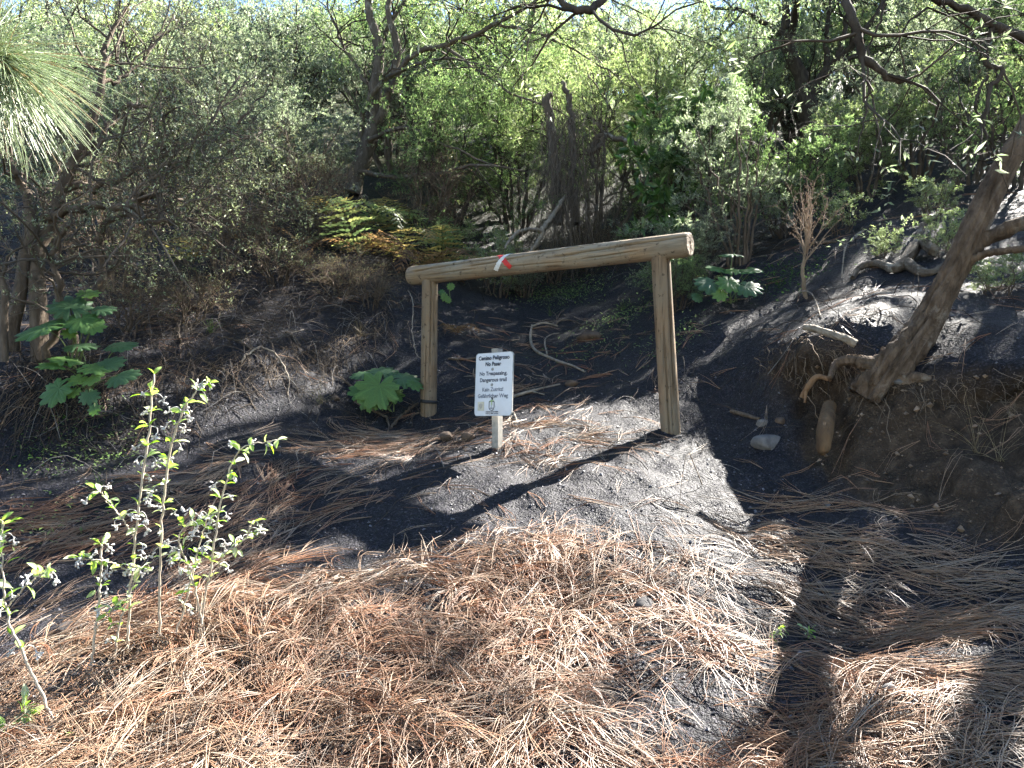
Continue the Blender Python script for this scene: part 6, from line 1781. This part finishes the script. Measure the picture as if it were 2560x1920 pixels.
def pine_tree(label, loc, h, rad, zb, seed, ncl=900):
    """tall pine standing beside the viewer: straight trunk, whorls of limbs, tufts of long needles"""
    rg = rng_(seed)
    g = onground(*loc)
    root = thing('pine_tree', label, 'tree', g, 'pines standing beside the viewer')
    L = smooth_line([(g[0], g[1], g[2] - .2, .19), (g[0] + .08, g[1], g[2] + h * .4, .15), (g[0], g[1] + .1, g[2] + h * .75, .09), (g[0], g[1], g[2] + h, .02)], 40)
    mb = MB(); tubes(mb, L[None, :, :3], L[None, :, 3] * (1 + .04 * rg.normal(size=(1, 40))), 14); mb.build('trunk', M_BARK_BROWN, root, smooth=True)
    P = []; R = []
    for i in range(34):
        z = zb + (h - zb - .3) * i / 33; a = i * 2.4 + rg.normal(0, .3); e = rad * (1 - .75 * (z - zb) / (h - zb)) * rg.uniform(.75, 1.15)
        b = np.array([g[0], g[1], g[2] + z]); d = np.array([math.cos(a), math.sin(a), 0])
        l = smooth_line([(*b, .04), (*(b + d * e * .5 + np.array([0, 0, .12 * e])), .026), (*(b + d * e + np.array([0, 0, .3 * e])), .008)], 9, .02, rg)
        P.append(l[:, :3]); R.append(l[:, 3])
    P = np.array(P); R = np.array(R)
    mb = MB(); tubes(mb, P, R, 6); mb.build('limbs', M_BARK_BROWN, root, smooth=True)
    P1, R1 = spawn(rg, P, R, n=8, length=.7, ang=.8, K=5, wig=.15, up=.25, tmin=.25, rmax=.012, lk=.2)
    mb = MB(); tubes(mb, P1, R1, 4, TWIGC); mb.build('branchlets', M_TWIG, root, smooth=True)
    k = rg.integers(0, len(P1), ncl); s = rg.integers(2, 5, ncl); b = P1[k, s]
    n = 18
    bb = np.repeat(b, n, 0); d = norm(rg.normal(size=(ncl * n, 3)) + np.array([0, 0, .15])); sd = norm(np.cross(d, rg.normal(size=(ncl * n, 3)))); nr = np.cross(sd, d)
    c = np.array([.11, .15, .065]) * rg.uniform(.7, 1.3, (ncl * n, 1))
    mb = MB(); leaf_quads(mb, bb, d, sd, nr, rg.uniform(.18, .28, (ncl * n, 1)), np.full((ncl * n, 1), .016), c, .05)
    o = mb.build('needle_tufts', M_PINE, root); o['kind'] = 'stuff'
    return root
pine_branch(pine_tree('pine tree whose branch of long pale needles hangs in at the top left corner', (-3.0, .2), 8.5, 3.3, 3.2, 81))
pine_tree('tall pine tree behind the viewer on the right', (2.6, -2.4), 9.0, 3.4, 3.6, 82, 800)

# ---------------------------------------------------------------- dry weed, grass tufts and weeds
def dry_weed():
    rg = rng_(31)
    b = hit(2016, 742)
    d0 = b[1]
    root = thing('dry_weed', 'dry brown seeded weed standing on the right ash slope', 'plant', b)
    main = [[(*b - np.array([0, 0, .03]), .014) if False else (b[0], b[1], b[2] - .03, .016), (*W(2008, 690, d0), .013), (*W(2010, 650, d0), .010), (*W(2015, 600, d0), .007), (*W(2012, 535, d0), .003)]]
    P, R = resample(main, 16, .004, rg)
    mb = MB(); tubes(mb, P, R, 8); mb.build('stem', M_DRYSTEM, root, smooth=True)
    P1, R1 = spawn(rg, P, R, n=26, length=.46, ang=.42, K=8, wig=.12, up=.45, tmin=.3, rmax=.0045, lk=.35)
    P2, R2 = spawn(rg, P1, R1, n=5, length=.11, ang=.6, K=5, wig=.2, up=.3, rmax=.0022)
    mb = MB(); tubes(mb, P1, R1, 4, np.array([.22, .16, .11])); tubes(mb, P2, R2, 3, np.array([.22, .16, .11])); mb.build('branchlets', M_TWIG, root, smooth=True)
    n = 6; m = len(P2) * n
    par = np.repeat(np.arange(len(P2)), n); k = rg.integers(1, 5, m); c = P2[par, k] + rg.normal(0, .003, (m, 3))
    mb = MB(); octa(mb, c, rg.uniform(.002, .0045, m), np.array([.24, .17, .12]) * rg.uniform(.6, 1.5, (m, 1)), rg, 1.1)
    o = mb.build('seed_heads', M_TWIG, root); o['kind'] = 'stuff'
M_DRYSTEM = bark_mat('dry_stem', (.12, .085, .055), (.28, .21, .14), 30)
dry_weed()

def grass_tuft(label, px, py, n, L, c, seed, spread=.7, w=.0028):
    rg = rng_(seed)
    b = hit(px, py)
    K = 6; s = np.linspace(0, 1, K)
    a = rg.random(n) * 6.28; ln = L * rg.uniform(.5, 1.2, n)
    tilt = np.abs(rg.normal(spread * .5, spread * .4, n))
    r = np.sin(tilt)[:, None] * s[None] * ln[:, None] * (1 + .5 * s[None]); z = np.cos(tilt)[:, None] * s[None] * ln[:, None] - (.5 * np.sin(tilt)[:, None] * s[None] ** 2 * ln[:, None])
    P = np.stack([b[0] + rg.normal(0, .012, (n, 1)) + r * np.cos(a)[:, None], b[1] + rg.normal(0, .012, (n, 1)) + r * np.sin(a)[:, None], b[2] - .005 + z], -1)
    mb = MB(); tubes(mb, P, np.tile(w * (1 - .85 * s) / 2, (n, 1)), 3, np.asarray(c) * rg.uniform(.7, 1.3, (n, 1)))
    return tag(mb.build('grass_tuft', M_LEAF, smooth=True, origin=b), label, 'grass', 'small tufts of grass')
grass_tuft('small green grass tuft on the left bank above the hanging roots', 528, 832, 26, .12, (.16, .22, .07), 1)
grass_tuft('thin grass blades beside the flowering plant in the left shade', 250, 1232, 22, .12, (.12, .17, .06), 2)
grass_tuft('dry grass tuft under the right cut bank near the frame edge', 2440, 1130, 14, .26, (.26, .20, .13), 3, .9)
grass_tuft('wiry pale grass at the right edge below the bank', 2500, 1150, 12, .24, (.28, .22, .15), 4, 1.1)
grass_tuft('few thin grass blades on the path below the rail', 1375, 790, 18, .18, (.13, .17, .07), 5)
grass_tuft('grassy tuft on the path left of the right post', 1560, 775, 40, .14, (.10, .14, .05), 6, 1.1)
grass_tuft('pale dry grass tuft on the slope left of the reddish stone', 800, 1010, 26, .16, (.22, .19, .12), 7, .9)
grass_tuft('dry grass clump on the bank right of the reddish stone', 900, 840, 30, .18, (.26, .20, .14), 8, .8)

def weeds():
    """low green seedlings and moss like cover"""
    rg = rng_(33)
    mb = MB()
    for (px, py, rad, n, pal) in ((230, 1120, .30, 420, FRESH), (90, 1130, .2, 120, DEEP), (1400, 735, .55, 1300, FRESH), (1560, 790, .35, 500, FRESH), (1680, 850, .25, 260, FRESH), (1250, 700, .4, 500, OLIVE), (1950, 700, .35, 500, DEEP), (1480, 880, .4, 160, FRESH), (860, 560, .5, 300, DEEP), (60, 1340, .3, 120, FRESH), (1520, 640, .7, 900, DEEP)):
        c = hit(px, py)
        x = c[0] + rg.normal(0, rad * .5, n); y = c[1] + rg.normal(0, rad * .5, n)
        b = np.stack([x, y, G(x, y) + rg.uniform(.002, .03, n)], -1)
        d = norm(rg.normal(size=(n, 3)) * np.array([1, 1, .25]) + np.array([0, 0, .35])); sd = norm(np.cross(d, [0.1, 0.2, 1.0])); nr = np.cross(sd, d)
        ln = rg.uniform(.012, .030, (n, 1))
        leaf_quads(mb, b, d, sd, nr, ln, ln * .5, pal[rg.integers(0, len(pal), n)] * rg.uniform(.8, 1.2, (n, 1)), .2)
    tag(mb.build('ground_weeds', M_LEAF), 'low patches of tiny green weeds on the path and the dark ground', 'weeds', kind='stuff')
weeds()
